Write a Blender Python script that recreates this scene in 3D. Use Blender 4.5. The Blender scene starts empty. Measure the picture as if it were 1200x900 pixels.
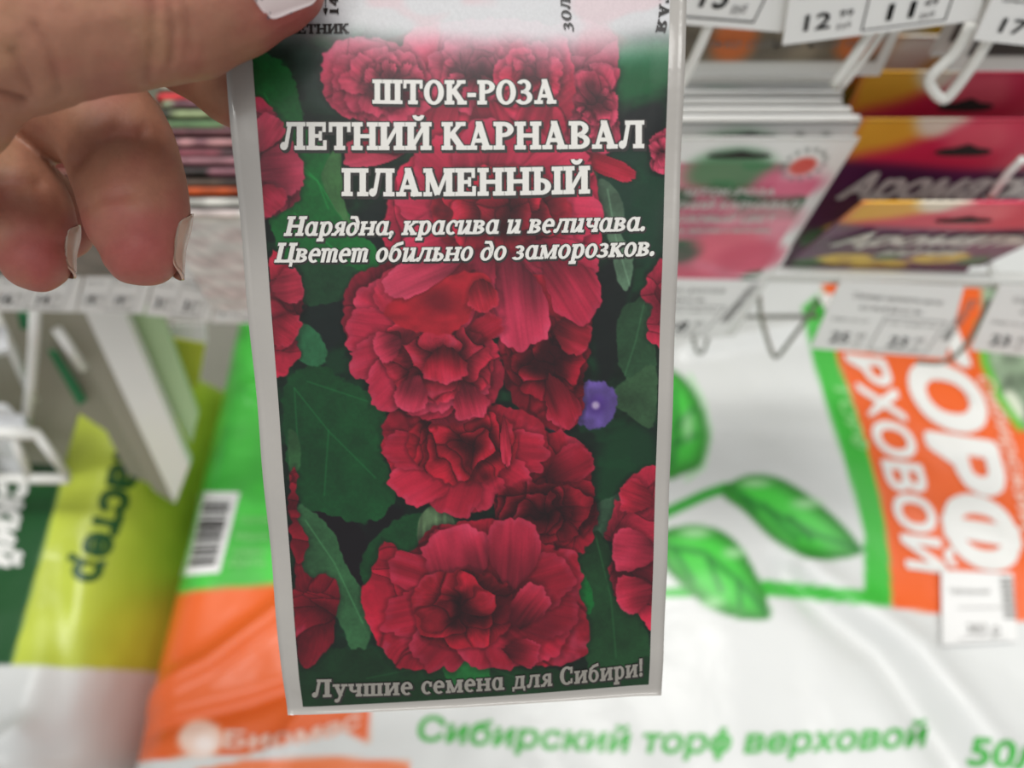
import bpy, bmesh, math, random
import numpy as np
from mathutils import Vector

SC = bpy.context.scene
COL = SC.collection
R = math.radians
# ------------------------------------------------------------------ camera
CAMZ = 0.66
PITCH = R(58)
F = 870.0
cam_d = bpy.data.cameras.new('camera')
cam_d.sensor_width = 36.0
cam_d.lens = 36.0 * F / 1200.0
cam_d.clip_start = 0.005
cam_d.dof.use_dof = True
cam_d.dof.focus_distance = 0.142
cam_d.dof.aperture_fstop = 9.8
cam = bpy.data.objects.new('camera', cam_d)
cam.location = (0, 0, CAMZ)
cam.rotation_euler = (math.pi / 2 - PITCH, 0, 0)
COL.objects.link(cam)
SC.camera = cam
# ------------------------------------------------------------------ world, lights, exposure
w = bpy.data.worlds.new('world'); SC.world = w
w.use_nodes = True
w.node_tree.nodes['Background'].inputs[0].default_value = (0.95, 0.97, 1.0, 1)
w.node_tree.nodes['Background'].inputs[1].default_value = 0.62
def area(name, loc, size, sy, power, col=(1, 0.98, 0.95), rot=(0, 0, 0)):
    l = bpy.data.lights.new(name, 'AREA'); l.shape = 'RECTANGLE'
    l.size = size; l.size_y = sy; l.energy = power; l.color = col
    o = bpy.data.objects.new(name, l); o.location = loc; o.rotation_euler = rot
    COL.objects.link(o); return o
# fluorescent battens in the shop's ceiling, over the aisle
area('ceiling_lamp', (-0.1, 0.50, 2.75), 1.6, 0.5, 41)
area('ceiling_lamp', (-0.15, -1.15, 2.75), 1.8, 0.5, 24)
area('ceiling_lamp', (1.5, -0.1, 2.75), 0.16, 1.5, 9)
SC.view_settings.view_transform = 'Standard'
SC.view_settings.look = 'None'
SC.view_settings.gamma = 1.0
SC.view_settings.use_curve_mapping = False
SC.view_settings.exposure = -0.06
SC.cycles.use_denoising = True

# ------------------------------------------------------------------ projection helpers
cP, sP = math.cos(PITCH), math.sin(PITCH)
RIGHT = np.array([1.0, 0, 0]); FWD = np.array([0, cP, -sP]); UP = np.array([0, sP, cP])
CAM = np.array([0, 0, CAMZ])
def pxd(px, py, d):
    """point seen at pixel (px,py) at axial distance d"""
    px = np.asarray(px, float); py = np.asarray(py, float); d = np.asarray(d, float)
    a = ((px - 600) / F * d)[..., None] * RIGHT + ((450 - py) / F * d)[..., None] * UP + d[..., None] * FWD
    return a + CAM
def project(p):
    q = np.asarray(p, float) - CAM
    d = q @ FWD
    return np.stack([600 + F * (q @ RIGHT) / d, 450 - F * (q @ UP) / d], -1)
def at_y(px, py, Y):
    k = cP + (450 - py) / F * sP
    return pxd(px, py, Y / k)
def at_z(px, py, z):
    k = -sP + (450 - py) / F * cP
    return pxd(px, py, (z - CAMZ) / k)

def lin(c):
    c = np.asarray(c, float) / 255.0
    return np.where(c <= 0.04045, c / 12.92, ((c + 0.055) / 1.055) ** 2.4)
def L4(c):
    return tuple(float(v) for v in lin(c)) + (1.0,)

# ------------------------------------------------------------------ noise
def _h(ix, iy, s):
    n = (ix * 374761393 + iy * 668265263 + s * 974634777) & 0xffffffff
    n = ((n ^ (n >> 13)) * 1274126177) & 0xffffffff
    return ((n ^ (n >> 16)) & 0xffff) / 65535.0
def vn(x, y, s=0):
    x = np.asarray(x, float); y = np.asarray(y, float)
    x, y = np.broadcast_arrays(x, y)
    ix = np.floor(x).astype(np.int64); iy = np.floor(y).astype(np.int64)
    fx = x - ix; fy = y - iy
    fx = fx * fx * (3 - 2 * fx); fy = fy * fy * (3 - 2 * fy)
    a = _h(ix, iy, s); b = _h(ix + 1, iy, s); c = _h(ix, iy + 1, s); d = _h(ix + 1, iy + 1, s)
    return (a * (1 - fx) + b * fx) * (1 - fy) + (c * (1 - fx) + d * fx) * fy
def fbm(x, y, s=0, o=3):
    t = 0; a = 0.5; n = 0
    for i in range(o):
        t = t + a * vn(x * 2 ** i, y * 2 ** i, s + i * 17); n += a; a *= 0.5
    return t / n
def sstep(a, b, x):
    t = np.clip((x - a) / (b - a), 0, 1); return t * t * (3 - 2 * t)

# ------------------------------------------------------------------ materials
def material(name, col, rough=0.5, coat=0.0, bump=0.0, bscale=200.0, spec=0.5, var=0.0, sss=0.0, metal=0.0, attr=False, coatr=0.1, bdist=0.001):
    m = bpy.data.materials.new(name); m.use_nodes = True
    nt = m.node_tree; b = nt.nodes['Principled BSDF']
    b.inputs['Roughness'].default_value = rough
    b.inputs['Specular IOR Level'].default_value = spec
    b.inputs['Coat Weight'].default_value = coat
    b.inputs['Coat Roughness'].default_value = coatr
    b.inputs['Metallic'].default_value = metal
    tc = nt.nodes.new('ShaderNodeTexCoord')
    if attr:
        a = nt.nodes.new('ShaderNodeAttribute'); a.attribute_name = 'print'
        src = a.outputs['Color']
    else:
        rgb = nt.nodes.new('ShaderNodeRGB'); rgb.outputs[0].default_value = L4(col); src = rgb.outputs[0]
    if var > 0:
        n = nt.nodes.new('ShaderNodeTexNoise'); n.inputs['Scale'].default_value = 30; n.inputs['Detail'].default_value = 4
        nt.links.new(tc.outputs['Object'], n.inputs['Vector'])
        mr = nt.nodes.new('ShaderNodeMapRange'); mr.inputs[3].default_value = 1 - var; mr.inputs[4].default_value = 1 + var
        nt.links.new(n.outputs['Fac'], mr.inputs[0])
        mx = nt.nodes.new('ShaderNodeVectorMath'); mx.operation = 'SCALE'
        nt.links.new(src, mx.inputs[0]); nt.links.new(mr.outputs[0], mx.inputs['Scale']); src = mx.outputs[0]
    nt.links.new(src, b.inputs['Base Color'])
    if sss > 0:
        b.inputs['Subsurface Weight'].default_value = sss
        b.inputs['Subsurface Radius'].default_value = (1.0, 0.35, 0.2)
        b.inputs['Subsurface Scale'].default_value = 0.003
    if bump > 0:
        n = nt.nodes.new('ShaderNodeTexNoise'); n.inputs['Scale'].default_value = bscale; n.inputs['Detail'].default_value = 3
        nt.links.new(tc.outputs['Object'], n.inputs['Vector'])
        bp = nt.nodes.new('ShaderNodeBump'); bp.inputs['Strength'].default_value = bump; bp.inputs['Distance'].default_value = bdist
        nt.links.new(n.outputs['Fac'], bp.inputs['Height']); nt.links.new(bp.outputs[0], b.inputs['Normal'])
        if coat > 0: nt.links.new(bp.outputs[0], b.inputs['Coat Normal'])
    return m
M = {}
M['pouch'] = material('pouch_dimmed', (152, 148, 142), 0.33, 0.7, 0.3, 130, var=0.02, bdist=0.0006)  # white pouch greyed evenly, shade over the held packet put into its colour
M['pack_print'] = material('packet_print', (0, 0, 0), 0.42, 0.13, 0.22, 110, attr=True, spec=0.28, coatr=0.2, bdist=0.0005)
M['ink_white'] = material('white_ink', (200, 198, 192), 0.4, 0.15, 0.02, 300)
M['ink_grey'] = material('grey_ink', (128, 124, 116), 0.4, 0.15, 0.02, 300)
M['ink_black'] = material('black_ink', (26, 22, 20), 0.45, 0.1, 0.02, 300)
M['ink_soft'] = material('soft_grey_ink', (118, 116, 112), 0.7, 0, 0.02, 300)
M['bag_print'] = material('bag_film', (0, 0, 0), 0.36, 0.12, 0.35, 28, attr=True, coatr=0.2, bdist=0.004)
M['bag_ink_white'] = material('bag_white_ink', (226, 226, 222), 0.45, 0.1, 0.02, 60)
M['bag_ink_green'] = material('bag_green_ink', (64, 172, 66), 0.45, 0.1, 0.02, 60)
M['bag_ink_dark'] = material('bag_dark_ink', (22, 74, 30), 0.45, 0.1, 0.02, 60)
M['bag_ink_pale'] = material('bag_pale_ink', (232, 190, 172), 0.45, 0.1, 0.02, 60)
M['bag_ink_yellow'] = material('yellow_card', (196, 204, 72), 0.5, 0, 0.02, 60)
M['bag_ink_lime'] = material('bag_pale_green_ink', (130, 205, 120), 0.45, 0.1, 0.02, 60)
M['paper'] = material('tag_paper', (238, 238, 235), 0.55, 0.1, 0.05, 60, var=0.015)
M['sticker'] = material('sticker_paper', (228, 228, 226), 0.5, 0, 0.05, 60)
M['metal'] = material('white_coated_wire', (228, 228, 222), 0.3, 0.3, 0.02, 100)
M['metal_grey'] = material('zinc_wire', (126, 128, 118), 0.35, 0.1, 0.02, 100, metal=0.25)
M['card_print'] = material('card_print', (0, 0, 0), 0.42, 0.15, 0.1, 60, attr=True, coatr=0.25, bdist=0.0006)
M['slot'] = material('slot_shadow', (38, 36, 32), 0.8, 0, 0.02, 100)
M['floor'] = material('floor_tile', (150, 146, 138), 0.5, 0, 0.1, 20, var=0.06)
M['panel'] = material('rack_back_panel', (158, 156, 142), 0.6, 0, 0.05, 40, var=0.04)
M['olive'] = material('side_panel_paint', (150, 147, 130), 0.6, 0, 0.05, 40, var=0.04)
M['sage'] = material('sage_card', (172, 200, 152), 0.55, 0, 0.05, 40, var=0.04)
M['dark_green'] = material('dark_green_card', (30, 112, 66), 0.5, 0, 0.05, 40)
M['film'] = material('crumpled_white_film', (226, 228, 228), 0.3, 0.3, 0.5, 50, bdist=0.003)
M['skin'] = material('skin', (0, 0, 0), 0.56, 0.0, 0.30, 900, attr=True, sss=0.25, spec=0.4, bdist=0.0003)
M['nail'] = material('nail', (178, 144, 126), 0.2, 0.5, 0.03, 200, sss=0.15, coatr=0.08)
M['nail_glitter'] = material('pearl_nail_varnish', (222, 206, 204), 0.25, 0.5, 0.05, 300, coatr=0.1)
M['glitter'] = material('dark_glitter', (90, 84, 92), 0.3, 0, 0.02, 300)

# ------------------------------------------------------------------ mesh helpers
def mesh_obj(name, verts, faces, mat, parent=None, smooth=False, colors=None, origin=None):
    verts = np.asarray(verts, float).reshape(-1, 3)
    if origin is not None: verts = verts - np.asarray(origin)
    elif parent is not None and 'org' in ORG.get(parent.name, {}): verts = verts - ORG[parent.name]['org']
    me = bpy.data.meshes.new(name)
    me.from_pydata(verts.tolist(), [], [list(map(int, f)) for f in faces] if not isinstance(faces, np.ndarray) else faces.tolist())
    mats = mat if isinstance(mat, (list, tuple)) else [mat]
    for m in mats: me.materials.append(m)
    if colors is not None:
        ca = me.color_attributes.new('print', 'FLOAT_COLOR', 'POINT')
        c4 = np.ones((len(verts), 4)); c4[:, :3] = colors
        ca.data.foreach_set('color', c4.ravel())
    if smooth: me.polygons.foreach_set('use_smooth', [True] * len(me.polygons))
    me.update()
    o = bpy.data.objects.new(name, me); COL.objects.link(o)
    if parent is not None: o.parent = parent
    if origin is not None:
        o.location = origin; ORG[o.name] = {'org': np.asarray(origin, float)}
    elif parent is not None and parent.name in ORG: ORG[o.name] = {'org': ORG[parent.name]['org']}
    return o
ORG = {}
def tag(o, label=None, cat=None, group=None, kind=None):
    if label: o['label'] = label
    if cat: o['category'] = cat
    if group: o['group'] = group
    if kind: o['kind'] = kind
    return o
def empty(name, loc, label, cat, group=None):
    o = bpy.data.objects.new(name, None); o.empty_display_size = 0.01
    o.location = [float(v) for v in loc]; COL.objects.link(o)
    ORG[o.name] = {'org': np.asarray(loc, float)}
    return tag(o, label, cat, group)
def grid_faces(nu, nv, off=0):
    i = np.arange(nv - 1)[:, None] * nu + np.arange(nu - 1)[None, :] + off
    return np.stack([i, i + 1, i + 1 + nu, i + nu], -1).reshape(-1, 4)
class MB:
    def __init__(s): s.v = []; s.f = []; s.n = 0
    def add(s, v, f):
        v = np.asarray(v, float).reshape(-1, 3)
        s.v.append(v); s.f += [[int(i) + s.n for i in q] for q in f]; s.n += len(v)
    def box(s, a, b):
        a = np.asarray(a, float); b = np.asarray(b, float)
        x0, y0, z0 = np.minimum(a, b); x1, y1, z1 = np.maximum(a, b)
        s.add([(x0,y0,z0),(x1,y0,z0),(x1,y1,z0),(x0,y1,z0),(x0,y0,z1),(x1,y0,z1),(x1,y1,z1),(x0,y1,z1)],
              [(0,3,2,1),(4,5,6,7),(0,1,5,4),(1,2,6,5),(2,3,7,6),(3,0,4,7)])
    def slab(s, q, n, th, bev=0.0):
        """quad q (4 pts) extruded by th against normal n"""
        q = np.asarray(q, float); n = np.asarray(n, float) / np.linalg.norm(n)
        s.add(np.concatenate([q, q - n * th]), [(0,1,2,3),(7,6,5,4),(0,4,5,1),(1,5,6,2),(2,6,7,3),(3,7,4,0)])
    def tube(s, pts, r, seg=10, sub=1, ends=True):
        pts = [np.asarray(p, float) for p in pts]
        if sub > 1: pts = catmull(pts, sub)
        rr = r if hasattr(r, '__len__') else [r] * len(pts)
        T = []
        for i in range(len(pts)):
            t = pts[min(i + 1, len(pts) - 1)] - pts[max(i - 1, 0)]
            T.append(t / (np.linalg.norm(t) + 1e-12))
        a = np.array([0, 0, 1.0]) if abs(T[0][2]) < 0.9 else np.array([1.0, 0, 0])
        V = []; N = a - T[0] * (a @ T[0]); N /= np.linalg.norm(N)
        for i, p in enumerate(pts):
            N = N - T[i] * (N @ T[i]); N /= np.linalg.norm(N); B = np.cross(T[i], N)
            for k in range(seg):
                an = 2 * math.pi * k / seg
                V.append(p + rr[i] * (math.cos(an) * N + math.sin(an) * B))
        Fc = []
        for i in range(len(pts) - 1):
            for k in range(seg):
                k2 = (k + 1) % seg
                Fc.append((i * seg + k, i * seg + k2, (i + 1) * seg + k2, (i + 1) * seg + k))
        if ends:
            Fc.append(tuple(range(seg))[::-1]); Fc.append(tuple((len(pts) - 1) * seg + k for k in range(seg)))
        s.add(V, Fc)
    def build(s, name, mat, parent=None, smooth=False, origin=None):
        return mesh_obj(name, np.concatenate(s.v), s.f, mat, parent, smooth, origin=origin)
def catmull(pts, sub):
    P = [np.asarray(p, float) for p in pts]; P = [2 * P[0] - P[1]] + P + [2 * P[-1] - P[-2]]
    out = []
    for i in range(1, len(P) - 2):
        for k in range(sub):
            t = k / sub
            out.append(0.5 * ((2 * P[i]) + (-P[i-1] + P[i+1]) * t + (2*P[i-1] - 5*P[i] + 4*P[i+1] - P[i+2]) * t*t + (-P[i-1] + 3*P[i] - 3*P[i+1] + P[i+2]) * t**3))
    out.append(P[-2]); return out

# ------------------------------------------------------------------ picture printing (colour per vertex)
def polydist(X, Y, pts):
    """signed distance, positive inside"""
    p = np.asarray(pts, float); q = np.roll(p, -1, 0)
    d = np.full(X.shape, 1e9); ins = np.zeros(X.shape, bool)
    for (ax, ay), (bx, by) in zip(p, q):
        ex, ey = bx - ax, by - ay; l2 = ex * ex + ey * ey + 1e-9
        t = np.clip(((X - ax) * ex + (Y - ay) * ey) / l2, 0, 1)
        d = np.minimum(d, (X - ax - t * ex) ** 2 + (Y - ay - t * ey) ** 2)
        c = ((ay > Y) != (by > Y)) & (X < (bx - ax) * (Y - ay) / (by - ay + 1e-12) + ax)
        ins ^= c
    d = np.sqrt(d); return np.where(ins, d, -d)
def smooth_poly(pts, sub=5):
    P = [np.asarray(p, float) for p in pts]; n = len(P); out = []
    for i in range(n):
        a, b, c, d = P[i-1], P[i], P[(i+1) % n], P[(i+2) % n]
        for k in range(sub):
            t = k / sub
            out.append(0.5 * ((2*b) + (-a + c) * t + (2*a - 5*b + 4*c - d) * t*t + (-a + 3*b - 3*c + d) * t**3))
    return out
class Paint:
    """works on any set of points with print coordinates X, Y"""
    def __init__(s, X, Y, base):
        s.X = X; s.Y = Y; s.C = np.zeros(X.shape + (3,)); s.C[...] = base
    def sel(s, x0, y0, x1, y1):
        return (s.X > x0) & (s.X < x1) & (s.Y > y0) & (s.Y < y1)
    def mix(s, m, a, col):
        a = a[..., None]; s.C[m] = s.C[m] * (1 - a) + np.asarray(col, float) * a
    def poly(s, pts, col, soft=1.2, sm=0, alpha=1.0, ruff=0, rs=8, seed=0, shade=None):
        if sm: pts = smooth_poly(pts, sm)
        p = np.asarray(pts, float); pad = soft + ruff + 2
        m = s.sel(p[:, 0].min() - pad, p[:, 1].min() - pad, p[:, 0].max() + pad, p[:, 1].max() + pad)
        if not m.any(): return
        X, Y = s.X[m], s.Y[m]
        d = polydist(X, Y, p)
        if ruff: d = d + (fbm(X / rs, Y / rs, seed, 2) - 0.5) * 2 * ruff
        a = sstep(-soft, soft, d) * alpha
        c = np.zeros(X.shape + (3,)); c[...] = col
        if shade is not None: c = c * shade(X, Y, d)[..., None]
        s.mix(m, a, c)
    def line(s, pts, col, wd=1.5, soft=1.0, alpha=1.0):
        p = np.asarray(pts, float); pad = wd + soft + 2
        m = s.sel(p[:, 0].min() - pad, p[:, 1].min() - pad, p[:, 0].max() + pad, p[:, 1].max() + pad)
        if not m.any(): return
        X, Y = s.X[m], s.Y[m]; d = np.full(X.shape, 1e9)
        for (ax, ay), (bx, by) in zip(p[:-1], p[1:]):
            ex, ey = bx - ax, by - ay; l2 = ex * ex + ey * ey + 1e-9
            t = np.clip(((X - ax) * ex + (Y - ay) * ey) / l2, 0, 1)
            d = np.minimum(d, np.hypot(X - ax - t * ex, Y - ay - t * ey))
        s.mix(m, sstep(soft, -soft, d - wd) * alpha, col)
    def blob(s, cx, cy, rx, ry, col, soft=0.35, alpha=1.0):
        m = s.sel(cx - rx * 1.5, cy - ry * 1.5, cx + rx * 1.5, cy + ry * 1.5)
        if not m.any(): return
        r = np.hypot((s.X[m] - cx) / rx, (s.Y[m] - cy) / ry)
        s.mix(m, sstep(1 + soft, 1 - soft, r) * alpha, col)
    def petal(s, cx, cy, ang, Ln, Wd, col, seed, hi=0.0, ruff=0.10, dark=0.55):
        """cx,cy petal base, ang direction, Ln length, Wd half width"""
        ca, sa = math.cos(ang), math.sin(ang)
        mx, my = cx + ca * Ln * 0.5, cy + sa * Ln * 0.5
        R0 = max(Ln * 0.5, Wd) * 1.35
        m = s.sel(mx - R0, my - R0, mx + R0, my + R0)
        if not m.any(): return
        dx, dy = s.X[m] - mx, s.Y[m] - my
        a = (dx * ca + dy * sa) / (Ln * 0.5); b = (-dx * sa + dy * ca) / Wd
        b2 = b / (0.72 + 0.30 * np.clip(a, -1, 1))
        r = np.sqrt(a * a + b2 * b2 + 1e-9); th = np.arctan2(b2, a)
        rn = r + (vn(th * 3.2 + 20, np.full_like(th, seed * 1.7), seed) - 0.5) * 2 * ruff + (vn(th * 9 + 40, np.full_like(th, seed * 0.7), seed + 5) - 0.5) * ruff
        px = 1.0 / max(Ln * 0.5, 6)
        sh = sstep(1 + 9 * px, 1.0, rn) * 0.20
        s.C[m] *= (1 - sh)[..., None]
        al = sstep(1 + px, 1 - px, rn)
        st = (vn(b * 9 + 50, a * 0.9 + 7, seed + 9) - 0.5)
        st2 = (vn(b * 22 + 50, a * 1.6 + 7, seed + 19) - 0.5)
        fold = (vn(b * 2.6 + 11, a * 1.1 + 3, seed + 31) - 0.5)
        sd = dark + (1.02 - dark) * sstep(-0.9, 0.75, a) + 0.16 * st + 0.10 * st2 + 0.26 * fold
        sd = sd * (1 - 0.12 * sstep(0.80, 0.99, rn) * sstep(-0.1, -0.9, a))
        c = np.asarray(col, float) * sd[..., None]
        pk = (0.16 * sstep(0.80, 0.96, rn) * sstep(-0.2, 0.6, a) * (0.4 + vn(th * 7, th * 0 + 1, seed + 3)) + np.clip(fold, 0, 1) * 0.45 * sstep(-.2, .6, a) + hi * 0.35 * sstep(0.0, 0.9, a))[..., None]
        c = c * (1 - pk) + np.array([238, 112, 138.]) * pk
        s.mix(m, al, np.clip(c, 0, 255))
def crumple(P, pts, col, seed, cx, cy, sc=1.0, dark=.5, alpha=1.0):
    """mass of crumpled inner petals"""
    pts = smooth_poly(pts, 4); p = np.asarray(pts, float)
    m = P.sel(p[:, 0].min() - 8, p[:, 1].min() - 8, p[:, 0].max() + 8, p[:, 1].max() + 8)
    if not m.any(): return
    X, Y = P.X[m], P.Y[m]; d = polydist(X, Y, p) + (fbm(X / 9, Y / 9, seed, 2) - .5) * 9
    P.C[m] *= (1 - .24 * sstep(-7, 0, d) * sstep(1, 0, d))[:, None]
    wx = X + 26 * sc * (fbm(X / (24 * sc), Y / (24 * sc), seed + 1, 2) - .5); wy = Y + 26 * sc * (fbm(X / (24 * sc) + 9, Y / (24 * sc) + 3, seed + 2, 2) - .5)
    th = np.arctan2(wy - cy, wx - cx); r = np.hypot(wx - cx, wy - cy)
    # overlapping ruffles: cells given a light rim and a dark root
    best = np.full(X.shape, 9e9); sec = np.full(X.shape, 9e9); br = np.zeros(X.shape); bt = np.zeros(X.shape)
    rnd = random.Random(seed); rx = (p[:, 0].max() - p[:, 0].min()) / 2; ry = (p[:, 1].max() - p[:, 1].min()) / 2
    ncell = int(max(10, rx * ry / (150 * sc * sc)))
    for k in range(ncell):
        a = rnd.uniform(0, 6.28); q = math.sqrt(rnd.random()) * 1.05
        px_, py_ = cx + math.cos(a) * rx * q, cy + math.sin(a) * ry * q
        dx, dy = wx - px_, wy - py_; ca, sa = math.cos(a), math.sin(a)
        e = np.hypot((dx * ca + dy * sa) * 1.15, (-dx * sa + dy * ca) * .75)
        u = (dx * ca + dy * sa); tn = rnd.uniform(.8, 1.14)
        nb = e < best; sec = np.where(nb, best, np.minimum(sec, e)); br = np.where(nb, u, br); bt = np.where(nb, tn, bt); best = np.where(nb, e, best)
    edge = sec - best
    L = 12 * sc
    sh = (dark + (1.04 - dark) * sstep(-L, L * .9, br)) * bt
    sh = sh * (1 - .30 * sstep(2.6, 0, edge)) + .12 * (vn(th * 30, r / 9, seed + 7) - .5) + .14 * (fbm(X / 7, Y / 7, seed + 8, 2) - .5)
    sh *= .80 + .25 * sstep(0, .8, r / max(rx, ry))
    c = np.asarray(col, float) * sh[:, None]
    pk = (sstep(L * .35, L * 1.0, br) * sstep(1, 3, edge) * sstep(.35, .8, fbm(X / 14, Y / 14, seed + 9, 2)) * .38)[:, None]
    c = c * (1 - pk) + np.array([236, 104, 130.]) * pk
    P.mix(m, sstep(-1.2, 1.2, d) * alpha, np.clip(c, 0, 255))
def flower(P, cx, cy, rx, ry, col, seed, inner=True, hi=0.0, rings=None, ccx=0, ccy=0, n=7, core=.60, sc=1.0):
    rnd = random.Random(seed); col = np.array(col, float)
    for fr, nn in ((1.0, n), (.86, n)):
        off = rnd.random() * 6.28; order = list(range(nn)); rnd.shuffle(order)
        for k in order:
            a = off + 6.2832 * k / nn + rnd.uniform(-.25, .25); l = fr * rnd.uniform(.84, 1.05)
            ex, ey = cx + math.cos(a) * rx * l, cy + math.sin(a) * ry * l
            Ln = math.hypot(ex - cx, ey - cy); an = math.atan2(ey - cy, ex - cx)
            P.petal(cx, cy, an, Ln, .5 * (rx + ry) * fr * rnd.uniform(.44, .60), col * rnd.uniform(.88, 1.08), rnd.randint(1, 9999), hi=hi, dark=.62, ruff=.13)
    if inner:
        pts = []
        for k in range(11):
            a = k / 11 * 6.2832; l = core * rnd.uniform(.8, 1.2)
            pts.append((cx + ccx + math.cos(a) * rx * l, cy + ccy + math.sin(a) * ry * l))
        crumple(P, pts, col * .98, seed, cx + ccx, cy + ccy, sc)
        for k in range(5):
            a = rnd.uniform(0, 6.28); q = rnd.uniform(.1, .5) * core
            P.petal(cx + ccx + math.cos(a) * rx * q, cy + ccy + math.sin(a) * ry * q, a + rnd.uniform(-.5, .5), rx * rnd.uniform(.28, .42), rx * rnd.uniform(.10, .2), col * rnd.uniform(.86, 1.1), rnd.randint(1, 9999), hi=rnd.choice([0, .25]), dark=.5, ruff=.22)

def paint_packet(X, Y):
    """picture of hollyhock flowers; X, Y = print coordinates"""
    n = fbm(X / 60, Y / 45, 3, 4); n2 = fbm(X / 22, Y / 16, 8, 3)
    base = np.array([16, 40, 26.]) * (0.45 + 1.1 * n[..., None]) + np.array([6, 50, 22.]) * (sstep(.45, .75, n2) * .55)[..., None]
    P = Paint(X, Y, base)
    G = lambda a, b, c: np.array([a, b, c], float)
    def lshade(ax, ay, bx, by, seed):
        def f(x, y, d):
            t = ((x - ax) * (bx - ax) + (y - ay) * (by - ay)) / ((bx - ax) ** 2 + (by - ay) ** 2)
            return 0.72 + 0.38 * fbm(x / 26, y / 26, seed, 3) + 0.16 * np.clip(t, 0, 1) + 0.10 * (vn(x / 3, y / 3, seed + 1) - .5)
        return f
    def leaf(pts, col, veins, seed, ruff=3):
        P.poly(pts, col, 1.2, 4, 1, ruff, 7, seed, lshade(*pts[0], *pts[len(pts) // 2], seed))
        for v in veins: P.line(v, np.array(col) * 1.45 + 8, .9, 1.2, .55)
    def dk(pts, c=(16, 16, 16), so=6, al=.9): P.poly(pts, c, so, 4, al)
    # --- out of focus dark pockets and foliage
    dk([(355, 130), (385, 150), (400, 190), (375, 200), (350, 170)], (14, 34, 26))
    dk([(365, 300), (420, 250), (450, 240), (450, 330), (400, 400), (365, 410)], (24, 38, 34))
    dk([(690, 190), (725, 140), (775, 120), (775, 165), (745, 190), (735, 270), (700, 240)], (26, 30, 32))
    dk([(700, 320), (740, 300), (735, 360), (725, 420), (705, 450), (695, 380)], (20, 28, 26))
    dk([(430, 560), (460, 590), (475, 600), (450, 640), (428, 640)], (18, 14, 18))
    dk([(350, 595), (415, 610), (432, 640), (425, 690), (390, 680), (372, 640)], (20, 12, 18), 4, 1)
    dk([(745, 505), (770, 500), (768, 540), (740, 540)], (24, 28, 30))
    P.poly([(690, 60), (790, 50), (785, 100), (740, 120), (700, 118)], (20, 118, 62), 12, 4, .9)
    P.poly([(345, 60), (400, 70), (405, 130), (360, 120)], (46, 74, 60), 10, 4, .8)
    P.poly([(700, 190), (775, 180), (772, 300), (735, 300)], (28, 88, 58), 14, 4, .7)
    P.poly([(715, 500), (768, 510), (762, 600), (700, 590)], (22, 84, 44), 12, 4, .8)
    # --- leaves
    leaf([(290, 60), (318, 66), (338, 82), (350, 105), (357, 140), (382, 172), (398, 198), (402, 240), (445, 300), (430, 330), (372, 330), (325, 290), (300, 150)],
         (24, 118, 52), [[(325, 178), (372, 212), (405, 262)], [(372, 212), (385, 245)], [(310, 110), (350, 190), (372, 212)], [(345, 250), (400, 300)]], 11)
    leaf([(398, 170), (380, 195), (378, 215), (396, 250), (412, 265), (402, 230)], (78, 130, 72), [], 12, 1)
    leaf([(330, 318), (372, 308), (420, 318), (405, 350), (352, 356)], (34, 82, 48), [], 13)
    leaf([(332, 455), (352, 432), (380, 428), (398, 442), (425, 455), (448, 470), (455, 500), (452, 540), (462, 580), (450, 605), (420, 612), (380, 602), (350, 590), (336, 540)],
         (22, 86, 42), [[(345, 455), (385, 505), (440, 560)], [(345, 455), (350, 540)], [(385, 505), (380, 580)], [(360, 447), (430, 470)]], 14, 4)
    leaf([(345, 382), (362, 380), (382, 405), (378, 428), (352, 424), (340, 402)], (52, 118, 74), [], 15, 2)
    leaf([(338, 505), (350, 512), (352, 545), (340, 552)], (60, 110, 62), [], 16, 1)
    leaf([(346, 594), (372, 604), (394, 628), (404, 660), (430, 700), (436, 740), (418, 770), (398, 730), (372, 690), (350, 668)], (62, 112, 68), [[(358, 610), (392, 660), (425, 730)]], 17, 2)
    leaf([(425, 650), (460, 612), (505, 600), (540, 612), (540, 640), (480, 660), (430, 690)], (26, 88, 44), [], 18, 3)
    leaf([(728, 362), (745, 352), (765, 345), (768, 400), (766, 440), (742, 448), (726, 430), (722, 395)], (52, 92, 58), [[(755, 355), (745, 400), (732, 440)]], 19, 2)
    leaf([(712, 466), (742, 440), (768, 430), (766, 500), (735, 486)], (66, 104, 66), [], 20, 2)
    leaf([(700, 214), (712, 212), (728, 232), (732, 258), (728, 275), (742, 300), (736, 340), (724, 330), (716, 290), (706, 258)], (98, 128, 98), [[(712, 222), (722, 280), (738, 335)]], 21, 1)
    leaf([(635, 140), (652, 128), (668, 140), (682, 170), (700, 205), (690, 215), (660, 170)], (66, 100, 62), [], 22, 1)
    leaf([(685, 600), (720, 580), (742, 570), (752, 590), (726, 612), (700, 632)], (70, 108, 76), [], 23, 2)
    leaf([(672, 640), (700, 622), (718, 650), (728, 690), (758, 740), (760, 800), (700, 800), (680, 740), (672, 690)], (34, 80, 42), [[(698, 628), (716, 700), (722, 770)]], 24, 2)
    leaf([(664, 672), (682, 668), (696, 700), (690, 722), (672, 700)], (20, 122, 52), [], 25, 2)
    leaf([(355, 770), (420, 760), (500, 765), (600, 775), (700, 790), (765, 770), (762, 815), (560, 835), (350, 840)], (26, 70, 36), [[(430, 795), (545, 772), (620, 800)]], 26, 4)
    leaf([(520, 772), (560, 770), (575, 800), (530, 805)], (40, 128, 60), [], 27, 2)
    # --- bud, small purple flower
    P.poly([(490, 612), (500, 596), (512, 592), (528, 602), (534, 622), (520, 640), (492, 640)], (112, 140, 96), 1.2, 4, 1, 0, 8, 1, lambda x, y, d: .75 + .4 * vn(x / 3.5, y / 30, 4))
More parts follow.
